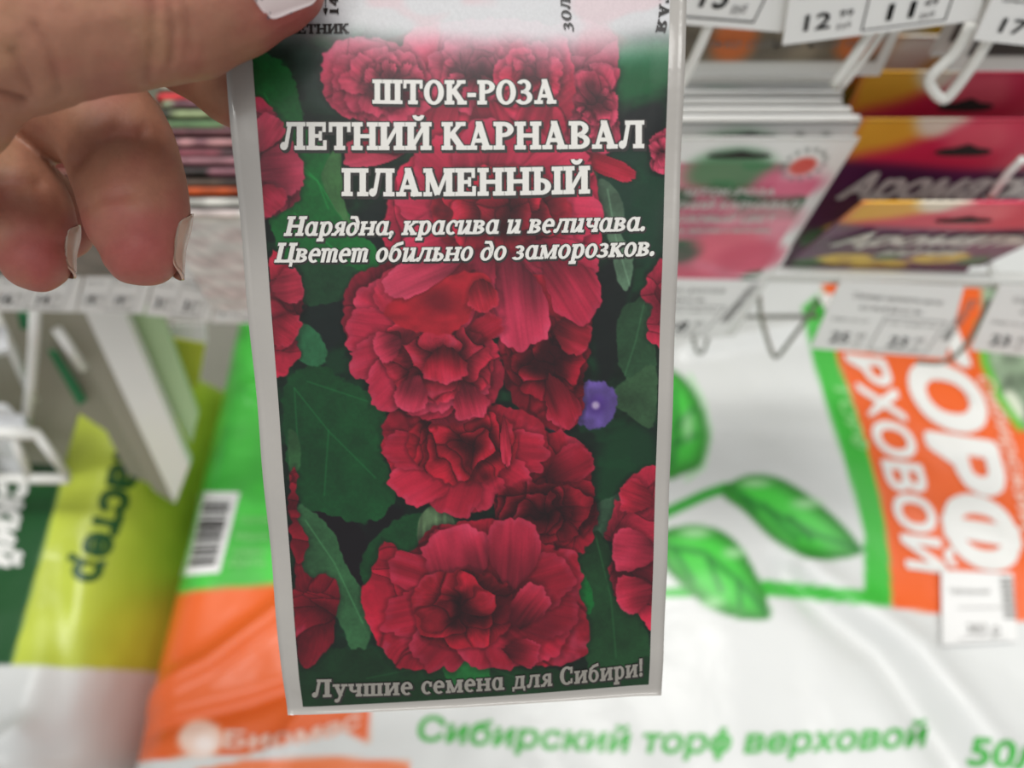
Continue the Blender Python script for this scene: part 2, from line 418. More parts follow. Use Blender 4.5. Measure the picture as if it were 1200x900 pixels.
    P.poly([(674, 456), (690, 447), (710, 449), (722, 463), (721, 484), (709, 500), (688, 502), (674, 488)], (122, 98, 168), 1.6, 4, 1, 3, 6, 5, lambda x, y, d: .82 + .3 * vn(x / 9, y / 9, 4))
    P.blob(699, 474, 11, 11, (92, 56, 140), .6, .7); P.blob(698, 475, 4.5, 4.5, (214, 196, 216), .6, .9)
    P.blob(650, 493, 9, 12, (126, 120, 176), .5, .9)
    # --- flowers, far to near
    pink = (218, 54, 86); red = (200, 34, 62); deep = (166, 24, 48); pkl = (226, 78, 106)
    mass = lambda pts, c, sd, dk_=.62: crumple(P, pts, c, sd, sum(q[0] for q in pts) / len(pts), sum(q[1] for q in pts) / len(pts), 2.2, dk_)
    mass([(646, 30), (700, 26), (724, 50), (722, 110), (726, 160), (700, 190), (660, 190), (640, 110)], pkl, 31, .75)
    flower(P, 694, 120, 36, 56, pkl, 311, core=.6, n=6)
    flower(P, 774, 178, 14, 28, pkl, 32, inner=False)
    P.petal(672, 180, .35, 78, 15, red, 331, dark=.7)
    mass([(470, 60), (500, 30), (600, 22), (660, 40), (672, 100), (664, 150), (640, 190), (540, 190), (480, 170)], pink, 33, .7)
    flower(P, 560, 84, 62, 50, pkl, 331, core=.6); flower(P, 622, 88, 44, 44, pink, 332, core=.55)
    P.petal(640, 100, 1.9, 90, 28, pink, 333, dark=.7); P.petal(560, 110, 1.2, 86, 36, pink, 334, dark=.7); P.petal(530, 100, 1.9, 90, 30, pink, 335, dark=.7)
    mass([(376, 80), (386, 56), (420, 44), (470, 52), (500, 80), (500, 130), (470, 150), (410, 140), (384, 118)], pkl, 34, .75)
    flower(P, 446, 98, 58, 42, pkl, 341, core=.6, ccx=12)
    P.petal(500, 160, 2.9, 100, 24, (200, 66, 88), 345, dark=.7); P.petal(470, 180, 3.7, 60, 20, (186, 40, 66), 346, dark=.6)
    mass([(290, 120), (318, 128), (330, 160), (352, 190), (352, 225), (335, 245), (290, 252)], (206, 66, 92), 35, .7)
    P.petal(300, 200, -.1, 56, 40, (204, 70, 94), 351, dark=.7); P.petal(296, 180, -1.0, 52, 24, (206, 62, 88), 352, dark=.7); P.petal(298, 220, .7, 40, 26, (196, 50, 76), 353, dark=.7)
    # wide bloom behind the titles
    mass([(452, 250), (462, 215), (490, 175), (560, 150), (640, 165), (692, 190), (704, 250), (700, 310), (660, 330), (560, 330), (480, 320), (448, 290)], pink, 36, .7)
    for a, l, wd, sd in ((3.3, 120, 36, 1), (2.8, 116, 34, 2), (3.9, 124, 44, 3), (4.5, 108, 48, 4), (5.1, 112, 46, 5), (5.7, 124, 42, 6), (.05, 120, 42, 7), (.6, 118, 40, 8)):
        P.petal(582, 250, a, l, wd, np.array(pink) * (.92 + .03 * (sd % 4)), 360 + sd, dark=.7, hi=.12)
    crumple(P, [(510, 215), (560, 196), (620, 200), (662, 225), (668, 270), (620, 296), (556, 300), (512, 270)], (206, 40, 66), 37, 588, 248, 1.15)
    mass([(316, 300), (336, 308), (352, 330), (356, 362), (345, 385), (350, 420), (318, 436)], (200, 44, 70), 38, .7)
    P.petal(318, 340, -.2, 38, 28, (208, 56, 80), 381, dark=.7); P.petal(318, 375, .6, 36, 28, (196, 44, 68), 382, dark=.65)
    mass([(590, 330), (680, 330), (692, 390), (686, 440), (676, 498), (640, 500), (600, 470), (585, 400)], deep, 39, .6)
    crumple(P, [(600, 380), (650, 370), (680, 400), (676, 450), (640, 470), (605, 450)], (160, 22, 46), 391, 640, 420, 1.0, .42)
    P.petal(650, 380, .5, 46, 30, (190, 34, 58), 392); P.petal(645, 440, 1.2, 66, 26, (178, 28, 54), 393)
    mass([(628, 520), (650, 505), (686, 522), (694, 560), (700, 600), (690, 640), (650, 660), (600, 650), (590, 590)], deep, 40, .55)
    P.petal(640, 560, -.5, 58, 28, (172, 26, 52), 401); P.petal(640, 590, .3, 60, 30, (164, 24, 48), 402)
    # petals hanging from the wide bloom
    P.petal(612, 290, .3, 96, 34, pink, 403, hi=.1); P.petal(640, 290, 1.0, 100, 38, (212, 48, 80), 404, hi=.1)
    P.petal(590, 306, 2.3, 92, 44, pink, 405, hi=.35); P.petal(598, 296, 1.45, 112, 46, (222, 60, 92), 406, hi=.25, ruff=.10)
    P.petal(566, 290, 1.8, 60, 34, pink, 407, hi=.2)
    mass([(345, 660), (362, 676), (380, 672), (396, 690), (392, 740), (380, 768), (350, 775)], deep, 41, .6)
    mass([(343, 548), (350, 570), (348, 600), (360, 640), (346, 660), (338, 600)], deep, 411, .6)
    # middle bloom (lower)
    mass([(446, 500), (470, 478), (540, 470), (600, 478), (636, 496), (640, 520), (620, 560), (580, 590), (545, 604), (510, 590), (480, 586), (456, 545)], red, 42, .66)
    for a, l, wd, sd in ((.05, 96, 34, 1), (.65, 92, 36, 2), (1.25, 74, 40, 3), (1.9, 80, 42, 4), (2.6, 96, 40, 5), (3.15, 98, 30, 6)):
        P.petal(546, 528, a, l, wd, np.array(red) * (.96 + .03 * (sd % 3)), 420 + sd, hi=.15, dark=.66, ruff=.12)
    crumple(P, [(484, 500), (520, 484), (580, 484), (604, 510), (596, 545), (560, 566), (510, 560), (480, 530)], (192, 30, 54), 43, 545, 520, .95, .42)
    P.petal(590, 490, 1.5, 56, 8, (206, 44, 70), 431, dark=.8)
    # left bloom: large folded outer petals round a crumpled heart
    mass([(402, 350), (415, 325), (450, 308), (520, 300), (570, 330), (580, 400), (590, 450), (560, 490), (510, 496), (470, 478), (440, 460), (425, 430), (404, 390)], (208, 44, 74), 44, .66)
    for a, l, wd, sd in ((3.75, 104, 38, 1), (3.3, 108, 36, 2), (2.85, 104, 36, 3), (2.35, 100, 40, 4), (1.85, 88, 36, 5), (1.3, 84, 38, 6), (.85, 84, 32, 7)):
        P.petal(508, 400, a, l, wd, np.array([212, 46, 76.]) * (.92 + .05 * (sd % 3)), 430 + sd, hi=.25, dark=.62, ruff=.11)
    P.petal(545, 400, -.55, 50, 20, (186, 30, 56), 447, dark=.6)
    P.petal(505, 392, 4.1, 92, 40, (196, 40, 66), 448, dark=.6)
    crumple(P, [(448, 400), (470, 376), (540, 380), (574, 410), (574, 450), (540, 468), (490, 470), (456, 440)], (212, 46, 72), 45, 520, 415, 1.05, .5)
    P.petal(520, 405, 1.5, 44, 34, (204, 36, 62), 451, hi=.4, dark=.5); P.petal(490, 440, 1.9, 44, 26, (216, 56, 84), 452, hi=.4); P.petal(545, 450, 1.3, 42, 28, (214, 52, 80), 453, hi=.4)
    P.petal(470, 398, 2.7, 34, 24, (216, 56, 84), 454, hi=.45)
    # red funnel petal and the petals over it
    P.poly([(450, 368), (462, 350), (480, 338), (510, 326), (555, 318), (575, 330), (560, 352), (545, 378), (520, 392), (480, 386)], (206, 36, 56), 1.4, 4, 1, 3, 8, 6, lambda x, y, d: .8 + .3 * fbm(x / 18, y / 12, 4, 2))
    P.blob(514, 352, 18, 15, (120, 18, 34), .8, .75)
    P.petal(545, 300, 2.75, 100, 26, (222, 70, 98), 455, hi=.35, dark=.75); P.petal(560, 326, 1.3, 40, 24, (204, 40, 62), 456, dark=.6)
    # small dark red bloom over the lowest one
    crumple(P, [(580, 580), (620, 566), (670, 572), (700, 590), (690, 620), (650, 636), (610, 640), (584, 616)], (160, 24, 46), 46, 635, 600, .85, .4)
    # lowest large bloom
    mass([(424, 700), (432, 680), (446, 640), (452, 632), (478, 650), (500, 622), (540, 612), (590, 610), (640, 640), (676, 650), (682, 700), (690, 740), (676, 776), (600, 780), (540, 772), (474, 786), (440, 750)], (186, 30, 56), 47, .62)
    for a, l, wd, sd in ((4.0, 104, 20, 1), (3.45, 126, 30, 2), (2.95, 132, 36, 3), (2.4, 112, 42, 4), (1.8, 84, 42, 5), (1.2, 88, 44, 6), (.7, 104, 46, 7), (.2, 104, 44, 8), (-.3, 100, 40, 9)):
        P.petal(576, 700, a, l, wd, np.array([180, 28, 54.]) * (.88 + .05 * (sd % 4)), 460 + sd, dark=.6, hi=.05)
    P.petal(548, 700, 4.45, 84, 50, (204, 46, 74), 4521, hi=.3, dark=.62); P.petal(600, 690, 4.75, 84, 42, (200, 42, 70), 4522, hi=.25, dark=.62)
    crumple(P, [(486, 690), (510, 672), (560, 670), (596, 690), (600, 730), (570, 756), (520, 760), (488, 735)], (184, 30, 52), 48, 545, 712, 1.1, .42)
    P.petal(600, 735, -.9, 58, 28, (186, 38, 62), 4523, hi=.2); P.petal(590, 760, .2, 44, 22, (176, 32, 56), 4524, hi=.2)
    P.blob(594, 722, 12, 16, (84, 10, 26), .8, .6); P.blob(642, 736, 14, 14, (110, 14, 34), .8, .5)
    mass([(765, 546), (738, 560), (722, 590), (708, 625), (722, 645), (712, 672), (726, 700), (744, 718), (765, 738), (790, 700), (790, 580)], (204, 44, 72), 49, .66)
    P.petal(770, 650, 3.3, 54, 34, (208, 52, 80), 491, dark=.66, hi=.2); P.petal(765, 690, 2.9, 44, 30, (200, 44, 70), 492, dark=.66); P.petal(765, 590, 3.5, 40, 26, (204, 40, 66), 493, dark=.66)
    mass([(778, 310), (764, 318), (752, 345), (764, 360), (756, 392), (768, 404), (790, 400)], (206, 52, 80), 50, .66)
    # the picture fades into white at its head
    f = sstep(88, 18, Y + 14 * (fbm(X / 60, Y / 30, 90, 2) - .5) + 12 * np.sin(X / 130.0))
    wht = np.array([192, 191, 182.]) + np.array([6, -10, -8.]) * sstep(.5, .7, fbm(X / 50, Y / 30, 91, 2))[..., None]
    f = (f * .97)[..., None]
    P.C = P.C * (1 - f) + wht * f
    P.C = P.C * (1 + .05 * (vn(X / 1.6, Y / 1.6, 77) - .5))[..., None]
    P.C = 255 * (np.clip(P.C, 0, 255) / 255) ** (1 + .14 * (1 - f))
    return lin(np.clip(P.C, 0, 255) * (1 - .27 * (1 - f)) * np.array([1, 1, 1.06]))  # picture dimmed below the white head, the packet's shade put into the print

# ------------------------------------------------------------------ slab serif alphabet (outlines built from strokes, cap height 1)
def bx(x0, y0, x1, y1): return ('b', x0, y0, x1, y1)
def ln(x0, y0, x1, y1, wd): return ('l', x0, y0, x1, y1, wd)
def arc(cx, cy, rx, ry, wx, wy, a0=0, a1=360): return ('a', cx, cy, rx, ry, wx, wy, a0, a1)
ST = .21; TH = .10; SE = .11
def stem(x, y0=0., y1=1., top=True, bot=True, wd=ST, ext=.10):
    o = [bx(x - wd / 2, y0, x + wd / 2, y1)]
    if bot: o.append(bx(x - wd / 2 - ext, y0, x + wd / 2 + ext, y0 + SE))
    if top: o.append(bx(x - wd / 2 - ext, y1 - SE, x + wd / 2 + ext, y1))
    return o
GL = {}
GL['Ш'] = (1.40, stem(.22) + stem(.70) + stem(1.18) + [bx(.12, 0, 1.28, .1)])
GL['Т'] = (.94, stem(.47, top=False) + [bx(.04, .89, .90, 1), bx(.04, .68, .13, 1), bx(.81, .68, .90, 1)])
GL['О'] = (.96, [arc(.48, .5, .45, .52, .21, .09)])
GL['К'] = (1.0, stem(.22) + [ln(.30, .46, .74, .93, .11), ln(.42, .58, .82, .06, .2), bx(.60, .9, .96, 1), bx(.62, 0, 1.02, SE)])
GL['-'] = (.48, [bx(.06, .32, .42, .45)])
GL['Р'] = (.84, stem(.22) + [arc(.38, .735, .42, .265, .2, .1, -90, 90), bx(.22, .9, .39, 1), bx(.22, .47, .39, .57)])
GL['З'] = (.78, [arc(.32, .755, .33, .265, .19, .09, -90, 150), arc(.32, .265, .40, .285, .2, .09, -155, 90), bx(.22, .47, .36, .55)])
GL['А'] = (1.08, [ln(.20, .02, .50, .98, .1), ln(.50, .98, .84, .02, .21), bx(.28, .27, .75, .37), bx(.04, 0, .40, SE), bx(.64, 0, 1.05, SE), bx(.40, .94, .60, 1.02)])
GL['Л'] = (1.06, stem(.82) + [ln(.24, .12, .40, .95, .11), bx(.28, .89, .95, 1), arc(.15, .12, .13, .13, .12, .12)])
GL['Е'] = (.88, stem(.22) + [bx(.12, .89, .78, 1), bx(.69, .68, .78, 1), bx(.22, .46, .62, .55), bx(.54, .36, .62, .66), bx(.12, 0, .82, .1), bx(.72, 0, .82, .32)])
GL['Н'] = (1.08, stem(.22) + stem(.86) + [bx(.22, .45, .86, .55)])
GL['И'] = (1.08, stem(.22) + stem(.86) + [ln(.30, .12, .78, .88, .11)])
GL['Й'] = (1.08, GL['И'][1] + [arc(.54, 1.30, .22, .20, .10, .11, 185, 355)])
GL['В'] = (.90, stem(.22) + [arc(.40, .745, .38, .255, .19, .09, -90, 90), arc(.42, .265, .42, .265, .2, .1, -90, 90), bx(.22, .9, .42, 1), bx(.22, .47, .44, .55), bx(.22, 0, .44, .1)])
GL['П'] = (1.08, stem(.22) + stem(.86) + [bx(.12, .89, .96, 1)])
GL['М'] = (1.30, stem(.20, wd=.11) + stem(1.08) + [ln(.24, .96, .60, .06, .19), ln(.62, .06, 1.02, .96, .1)])
GL['Ы'] = (1.26, stem(.22) + stem(1.04) + [arc(.38, .285, .38, .285, .2, .1, -90, 90), bx(.22, 0, .4, .1), bx(.22, .47, .4, .57)])
GL['Ц'] = (1.08, stem(.22) + stem(.86) + [bx(.12, 0, .96, .1), bx(.90, -.22, 1.02, .1)])
GL['С'] = (.90, [arc(.47, .5, .44, .52, .21, .09, 48, 312), bx(.72, .64, .82, .98), bx(.74, .05, .82, .3)])
GL['Д'] = (1.06, stem(.80, top=False, bot=False) + [ln(.28, .1, .42, .95, .11), bx(.30, .89, .95, 1), bx(.04, 0, 1.0, .1), bx(.04, -.2, .14, .1), bx(.9, -.2, 1.0, .1)])
GL['Я'] = (.92, stem(.68) + [arc(.50, .735, .40, .265, .2, .1, 90, 270), bx(.5, .9, .68, 1), bx(.48, .47, .68, .57), ln(.46, .5, .18, .05, .17), bx(.02, 0, .34, SE)])
GL['1'] = (.6, stem(.3, top=False)); GL['4'] = (.7, [bx(.4, 0, .55, 1), bx(.05, .25, .68, .35), ln(.1, .3, .45, .98, .1)]); GL['0'] = (.75, [arc(.37, .5, .33, .5, .16, .09)])
def small(ch, k=.70, sx=.80):
    wdt, pr = GL[ch]; o = []
    for p in pr:
        if p[0] == 'b':
            t = list(p); yc = (p[2] + p[4]) / 2
            o.append(bx(p[1] * sx, p[2] * k, p[3] * sx, p[4] * k))
        elif p[0] == 'l': o.append(ln(p[1] * sx, p[2] * k, p[3] * sx, p[4] * k, p[5] * .85))
        else: o.append(('a', p[1] * sx, p[2] * k, p[3] * sx, p[4] * k, p[5] * .84, p[6] * .9, p[7], p[8]))
    return (wdt * sx, o)
for c in 'НВКИЛМЗШТЫСОЕД': GL[c.lower()] = small(c)
GL['ш'] = small('Ш', .7, .78)
GL['о'] = (.70, [arc(.35, .35, .32, .37, .16, .08)])
GL['с'] = (.62, [arc(.35, .35, .32, .37, .16, .08, 50, 310), bx(.5, .42, .6, .66)])
GL['е'] = (.66, [arc(.35, .35, .32, .37, .16, .08, 5, 310), bx(.12, .33, .64, .42)])
GL['а'] = (.76, [arc(.33, .35, .30, .37, .15, .08), bx(.48, 0, .64, .70), bx(.5, 0, .76, .09)])
GL['р'] = (.76, stem(.20, -.30, .70, top=False, wd=.17, ext=.09) + [arc(.42, .35, .30, .37, .16, .08), bx(.02, .61, .2, .7)])
GL['я'] = (.70, [bx(.46, 0, .62, .70), bx(.44, 0, .70, .09), arc(.42, .50, .32, .21, .15, .08, 90, 270), bx(.4, .62, .55, .70), bx(.4, .28, .55, .37), ln(.40, .34, .14, .04, .13), bx(.0, 0, .24, .09)])
GL['ь'] = (.68, stem(.19, 0, .7, wd=.17, ext=.06) + [arc(.33, .20, .31, .21, .16, .08, -90, 90), bx(.2, 0, .34, .08), bx(.2, .33, .34, .41)])
GL['т_i'] = (1.0, [bx(.10, 0, .26, .7), bx(.42, 0, .58, .62), bx(.74, 0, .90, .62), arc(.34, .52, .22, .19, .12, .09, 0, 170), arc(.68, .52, .22, .19, .12, .09, 0, 170), bx(.86, 0, 1.0, .09), bx(0, .61, .2, .7)])
GL['и_i'] = (.80, [bx(.10, 0, .26, .7), bx(.52, 0, .68, .7), arc(.30, .18, .20, .19, .12, .09, 190, 350), ln(.34, .04, .56, .42, .09), bx(.0, .61, .2, .7), bx(.6, 0, .8, .09), bx(.42, .61, .6, .7)])
GL['д_i'] = (.74, [arc(.35, .32, .32, .34, .16, .08), ln(.62, .30, .60, .66, .14), ln(.61, .64, .44, .92, .13), ln(.46, .93, .14, .94, .1)])
GL['б'] = (.74, [arc(.36, .33, .33, .35, .16, .08), ln(.10, .34, .16, .74, .13), ln(.14, .72, .34, .88, .12), ln(.32, .88, .66, .98, .12)])
GL['ч'] = (.76, stem(.60, 0, .7, wd=.16, ext=.07) + [bx(.10, .38, .25, .7), bx(.03, .61, .3, .7), arc(.34, .42, .24, .18, .12, .09, 185, 320)])
GL['у'] = (.74, [ln(.16, .68, .42, .04, .16), ln(.62, .68, .28, -.26, .09), bx(.0, .61, .34, .7), bx(.46, .61, .76, .7), arc(.20, -.24, .10, .09, .1, .08)])
GL[','] = (.32, [arc(.14, .08, .11, .11, .10, .10), ln(.20, .06, .10, -.18, .08)])
GL['.'] = (.32, [arc(.14, .09, .11, .11, .10, .10)])
GL['!'] = (.36, [arc(.16, .09, .10, .10, .09, .09), ln(.16, .3, .16, 1.0, .13), ln(.16, .7, .16, 1.0, .17)])
GL[' '] = (.36, [])
def glyph_polys(pr, g):
    out = []
    for p in pr:
        if p[0] == 'b':
            _, x0, y0, x1, y1 = p
            out.append([(x0 - g, y0 - g), (x1 + g, y0 - g), (x1 + g, y1 + g), (x0 - g, y1 + g)])
        elif p[0] == 'l':
            _, x0, y0, x1, y1, wd = p
            dx, dy = x1 - x0, y1 - y0; l = math.hypot(dx, dy); dx /= l; dy /= l; h = wd / 2 + g
            x0 -= dx * g; y0 -= dy * g; x1 += dx * g; y1 += dy * g
            out.append([(x0 + dy * h, y0 - dx * h), (x1 + dy * h, y1 - dx * h), (x1 - dy * h, y1 + dx * h), (x0 - dy * h, y0 + dx * h)])
        else:
            _, cx, cy, rx, ry, wx, wy, a0, a1 = p
            n = max(6, int(abs(a1 - a0) / 15)); ro = (rx + g, ry + g); ri = (max(rx - wx - g, .003), max(ry - wy - g, .003))
            for k in range(n):
                t0 = R(a0 + (a1 - a0) * k / n); t1 = R(a0 + (a1 - a0) * (k + 1) / n)
                out.append([(cx + ri[0] * math.cos(t0), cy + ri[1] * math.sin(t0)), (cx + ro[0] * math.cos(t0), cy + ro[1] * math.sin(t0)),
                            (cx + ro[0] * math.cos(t1), cy + ro[1] * math.sin(t1)), (cx + ri[0] * math.cos(t1), cy + ri[1] * math.sin(t1))])
    return out
def serif_text(s, g=0.0, shear=0.0, ital=False, track=0.0):
    """polygons in text units + total advance"""
    x = 0; out = []
    for ch in s:
        key = ch + '_i' if ital and ch + '_i' in GL else ch
        adv, pr = GL[key]
        for poly in glyph_polys(pr, g): out.append([(px + x + py * shear, py) for px, py in poly])
        x += adv + track
    return out, x - track

# sans text from Blender's own font
_tc = {}
def sans(body, bold=0.0):
    k = (body, bold)
    if k in _tc: return _tc[k]
    i = max(body.find('ф'), body.find('Ф'))
    if i >= 0:                                    # ring letter with a stem: ring from the font, stem added
        low = body[i] == 'ф'; o_ = 'о' if low else 'О'
        v, f, wd = sans(body[:i] + o_ + body[i + 1:], bold)
        x1 = sans(body[:i] + o_, 0)[2]; ow = sans(o_, 0)[2]; xc = x1 - ow / 2
        y0, y1 = (-.30, 1.02) if low else (-.10, 1.10); h = .075 + bold * 1.4
        v2 = np.array([(xc - h, y0), (xc + h, y0), (xc + h, y1), (xc - h, y1)]); n = len(v)
        _tc[k] = (np.concatenate([v, v2]), list(f) + [(n, n + 1, n + 2, n + 3)], wd); return _tc[k]
    c = bpy.data.curves.new('t', 'FONT'); c.body = body; c.resolution_u = 3
    o = bpy.data.objects.new('t', c); COL.objects.link(o)
    dg = bpy.context.evaluated_depsgraph_get()
    me = bpy.data.meshes.new_from_object(o.evaluated_get(dg))
    v = np.array([p.co[:2] for p in me.vertices]); f = [tuple(p.vertices) for p in me.polygons]
    bpy.data.objects.remove(o); bpy.data.curves.remove(c); bpy.data.meshes.remove(me)
    x0 = v[:, 0].min(); v[:, 0] -= x0
    v /= 0.73                                     # cap height -> 1
    wd = v[:, 0].max()
    if bold > .012:
        n = len(v); vs = []; ff = []
        for q, (a, b) in enumerate(((0, 0), (1, 0), (-1, 0), (0, 1), (0, -1), (.7, .7), (-.7, .7), (.7, -.7), (-.7, -.7))):
            vs.append(v + np.array([a, b]) * bold * 1.5); ff += [tuple(i + n * q for i in t) for t in f]
        v = np.concatenate(vs); f = ff
    _tc[k] = (v, f, wd); return _tc[k]
def baseline_map(v, width, base, up, shear=0.0):
    """v in text units -> print coordinates, baseline = 2 or 3 points, up = vector of one cap height"""
    b = np.asarray(base, float); t = v[:, 0] / width
    t = t + v[:, 1] * shear / width
    if len(b) == 2: q = b[0] + t[:, None] * (b[1] - b[0])
    elif len(b) == 3:
        l0 = 2 * (t - .5) * (t - 1); l1 = -4 * t * (t - 1); l2 = 2 * t * (t - .5)
        q = l0[:, None] * b[0] + l1[:, None] * b[1] + l2[:, None] * b[2]
    return q + v[:, 1][:, None] * np.asarray(up, float)

# ================================================================== THE SETTING
fl = MB(); fl.box((-3, -2.5, -0.02), (3, 2.5, 0)); tag(fl.build('floor', M['floor']), kind='structure')
bp = MB(); bp.box((-1.2, .60, 0), (1.2, .63, 1.9)); tag(bp.build('wall_back', M['panel']), kind='structure')

# ================================================================== SEED PACKET IN THE HAND
c0 = {'tl': pxd(257, 0, .127), 'tr': pxd(805, 0, .127), 'bl': pxd(335, 843, .1585), 'br': pxd(776, 818, .1568)}
kx = .0195 / .1405
PTL = c0['tl'] - (c0['bl'] - c0['tl']) * kx; PTR = c0['tr'] - (c0['br'] - c0['tr']) * kx; PBL = c0['bl']; PBR = c0['br']
PN = np.cross(PTR - PTL, PBL - PTL); PN /= np.linalg.norm(PN)
if PN @ FWD > 0: PN = -PN
def packS(st, off=0.0):
    s, t = st[..., 0:1], st[..., 1:2]
    p = PTL * (1 - s) * (1 - t) + PTR * s * (1 - t) + PBL * (1 - s) * t + PBR * s * t
    sc = np.clip(s, 0, 1); tc = np.clip(t, 0, 1)
    b = 0.0016 * np.clip(np.sin(math.pi * sc), 0, 1) ** .8 * np.clip(np.sin(math.pi * tc), 0, 1) ** .6
    b = b + 0.0009 * np.sin(math.pi * 1.0 * sc) * np.sin(6 * tc + 1) - .0012 * sstep(.93, 1., tc)
    b = b + 0.00035 * np.sin(tc * 31 + 2 * sc) * (sstep(.08, 0, sc) + sstep(.92, 1, sc))
    return p + PN * (b + off)
def pack_inv(px):
    px = np.asarray(px, float); st = np.stack([(px[:, 0] - 290) / 500, (px[:, 1] + 150) / 990], -1)
    for _ in range(8):
        e = project(packS(st)) - px; h = 1e-4
        a = (project(packS(st + [h, 0])) - project(packS(st))) / h; b = (project(packS(st + [0, h])) - project(packS(st))) / h
        det = a[:, 0] * b[:, 1] - a[:, 1] * b[:, 0]
        st = st - np.stack([(e[:, 0] * b[:, 1] - e[:, 1] * b[:, 0]) / det, (a[:, 0] * e[:, 1] - a[:, 1] * e[:, 0]) / det], -1)
    return st
pk = empty('seed_packet', PBL, 'glossy seed packet with crimson hollyhock picture and white border, pinched under the thumb', 'seed packet')
nu, nv = 60, 90
U, V = np.meshgrid(np.linspace(0, 1, nu), np.linspace(0, 1, nv)); st = np.stack([U, V], -1).reshape(-1, 2)
fr = packS(st, 0); bk = packS(st, 0) - PN * (0.0004 + 0.0022 * (np.sin(math.pi * st[:, :1]) * np.sin(math.pi * st[:, 1:])) ** .5 + 0)
fa = grid_faces(nu, nv); fb = grid_faces(nu, nv, nu * nv)[:, ::-1]
per = [i for i in range(nu)] + [nu - 1 + nu * j for j in range(1, nv)] + [nu * nv - 2 - i for i in range(nu - 1)] + [nu * (nv - 2 - j) for j in range(nv - 2)]
side = [(per[i], per[(i + 1) % len(per)], per[(i + 1) % len(per)] + nu * nv, per[i] + nu * nv) for i in range(len(per))]
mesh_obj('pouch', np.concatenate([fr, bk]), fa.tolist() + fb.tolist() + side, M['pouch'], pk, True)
# printed picture
q = pack_inv([(291, 0), (785, 0), (355, 828), (760, 802)])
ext = (q[0] - q[2]) * (q[0][1] - .02) / (q[2][1] - q[0][1]); qt0 = q[0] + ext
ext = (q[1] - q[3]) * (q[1][1] - .02) / (q[3][1] - q[1][1]); qt1 = q[1] + ext
nu, nv = 430, 800
U, V = np.meshgrid(np.linspace(0, 1, nu), np.linspace(0, 1, nv)); U = U[..., None]; V = V[..., None]
st = (qt0 * (1 - U) * (1 - V) + qt1 * U * (1 - V) + q[2] * (1 - U) * V + q[3] * U * V).reshape(-1, 2)
vv = packS(st, 0.00008); pp = project(vv)
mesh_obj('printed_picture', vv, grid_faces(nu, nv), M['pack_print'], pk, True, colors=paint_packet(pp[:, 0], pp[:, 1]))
def pack_text(s, base, cap, name='lettering', ital=False, shear=0.0, outline=.055, mats=('ink_white', 'ink_black'), drop=(1.6, 2.0), track=.04, up=None, label=None, wt=.026):
    mb_v = []; fs = []; mi = []; n = 0
    _, wd = serif_text(s, 0, 0, ital, track)
    for layer, g in ((1, outline + .02), (0, wt)):
        if layer == 1 and outline <= 0: continue
        reps = ((0, 0), drop) if layer == 1 else ((0, 0),)
        for dp in reps:
            polys, _ = serif_text(s, g, 0, ital, track)
            v = np.array([p for q_ in polys for p in q_])
            u = (0, -cap) if up is None else up
            px = baseline_map(v, wd, base, u, shear) + np.array(dp)
            w3 = packS(pack_inv(px), 0.00014 if layer else 0.00024)
            if dp != (0, 0): w3 = packS(pack_inv(px), 0.00011)
            mb_v.append(w3)
            for i in range(len(polys)):
                fs.append(tuple(range(n + 4 * i, n + 4 * i + 4))); mi.append(layer)
            n += len(v)
    o = mesh_obj(name, np.concatenate(mb_v), fs, [M[mats[0]], M[mats[1]]], pk)
    o.data.polygons.foreach_set('material_index', mi); o.data.update()
    if label: o['label'] = label
    return o
pack_text('ШТОК-РОЗА', [(437, 121), (545, 122), (652, 121)], 27, label='white serif title line of three')
pack_text('ЛЕТНИЙ КАРНАВАЛ', [(329, 175), (541, 175), (755, 173)], 31)
pack_text('ПЛАМЕННЫЙ', [(401, 229), (546, 229), (691, 226)], 31)
pack_text('Нарядна, красива и величава.', [(333, 276), (544, 274), (756, 270)], 22, ital=True, shear=.24, outline=.05, drop=(1.2, 1.6), track=.03, label='white slanted sentence')
pack_text('Цветет обильно до заморозков.', [(322, 307), (544, 305), (767, 299)], 22, ital=True, shear=.24, outline=.05, drop=(1.2, 1.6), track=.03)
pack_text('Лучшие семена для Сибири!', [(366, 816), (575, 808), (754, 791)], 20, mats=('ink_grey', 'ink_black'), outline=.05, drop=(1.2, 1.4), track=.08, label='grey serif line along the foot')
pack_text('ОДНОЛЕТНИК', [(288, 40), (348, 40), (409, 39)], 11, mats=('ink_black', 'ink_black'), outline=0, track=.02)
pack_text('140', [(397, 18), (396, -16)], 10, mats=('ink_black', 'ink_black'), outline=0, up=(-10, 0), track=.1)
pack_text('ЗОЛОТАЯ', [(673, 37), (669, -10), (685, -50)], 12, mats=('ink_black', 'ink_black'), outline=0, up=(-11, -1), track=.12)
pack_text('АЛТАЯ', [(758, -40), (772, -5), (768, 38)], 12, mats=('ink_black', 'ink_black'), outline=0, up=(11, 1), track=.10)
# dimension arrow
ar = np.array([(381.5, -30), (382.5, -30), (382.5, 12), (381.5, 12), (379, 10), (385, 10), (382, 19), (382, 19)])
mesh_obj('arrow', packS(pack_inv(ar), .0002), [(0, 1, 2, 3), (4, 5, 6)], M['ink_black'], pk)

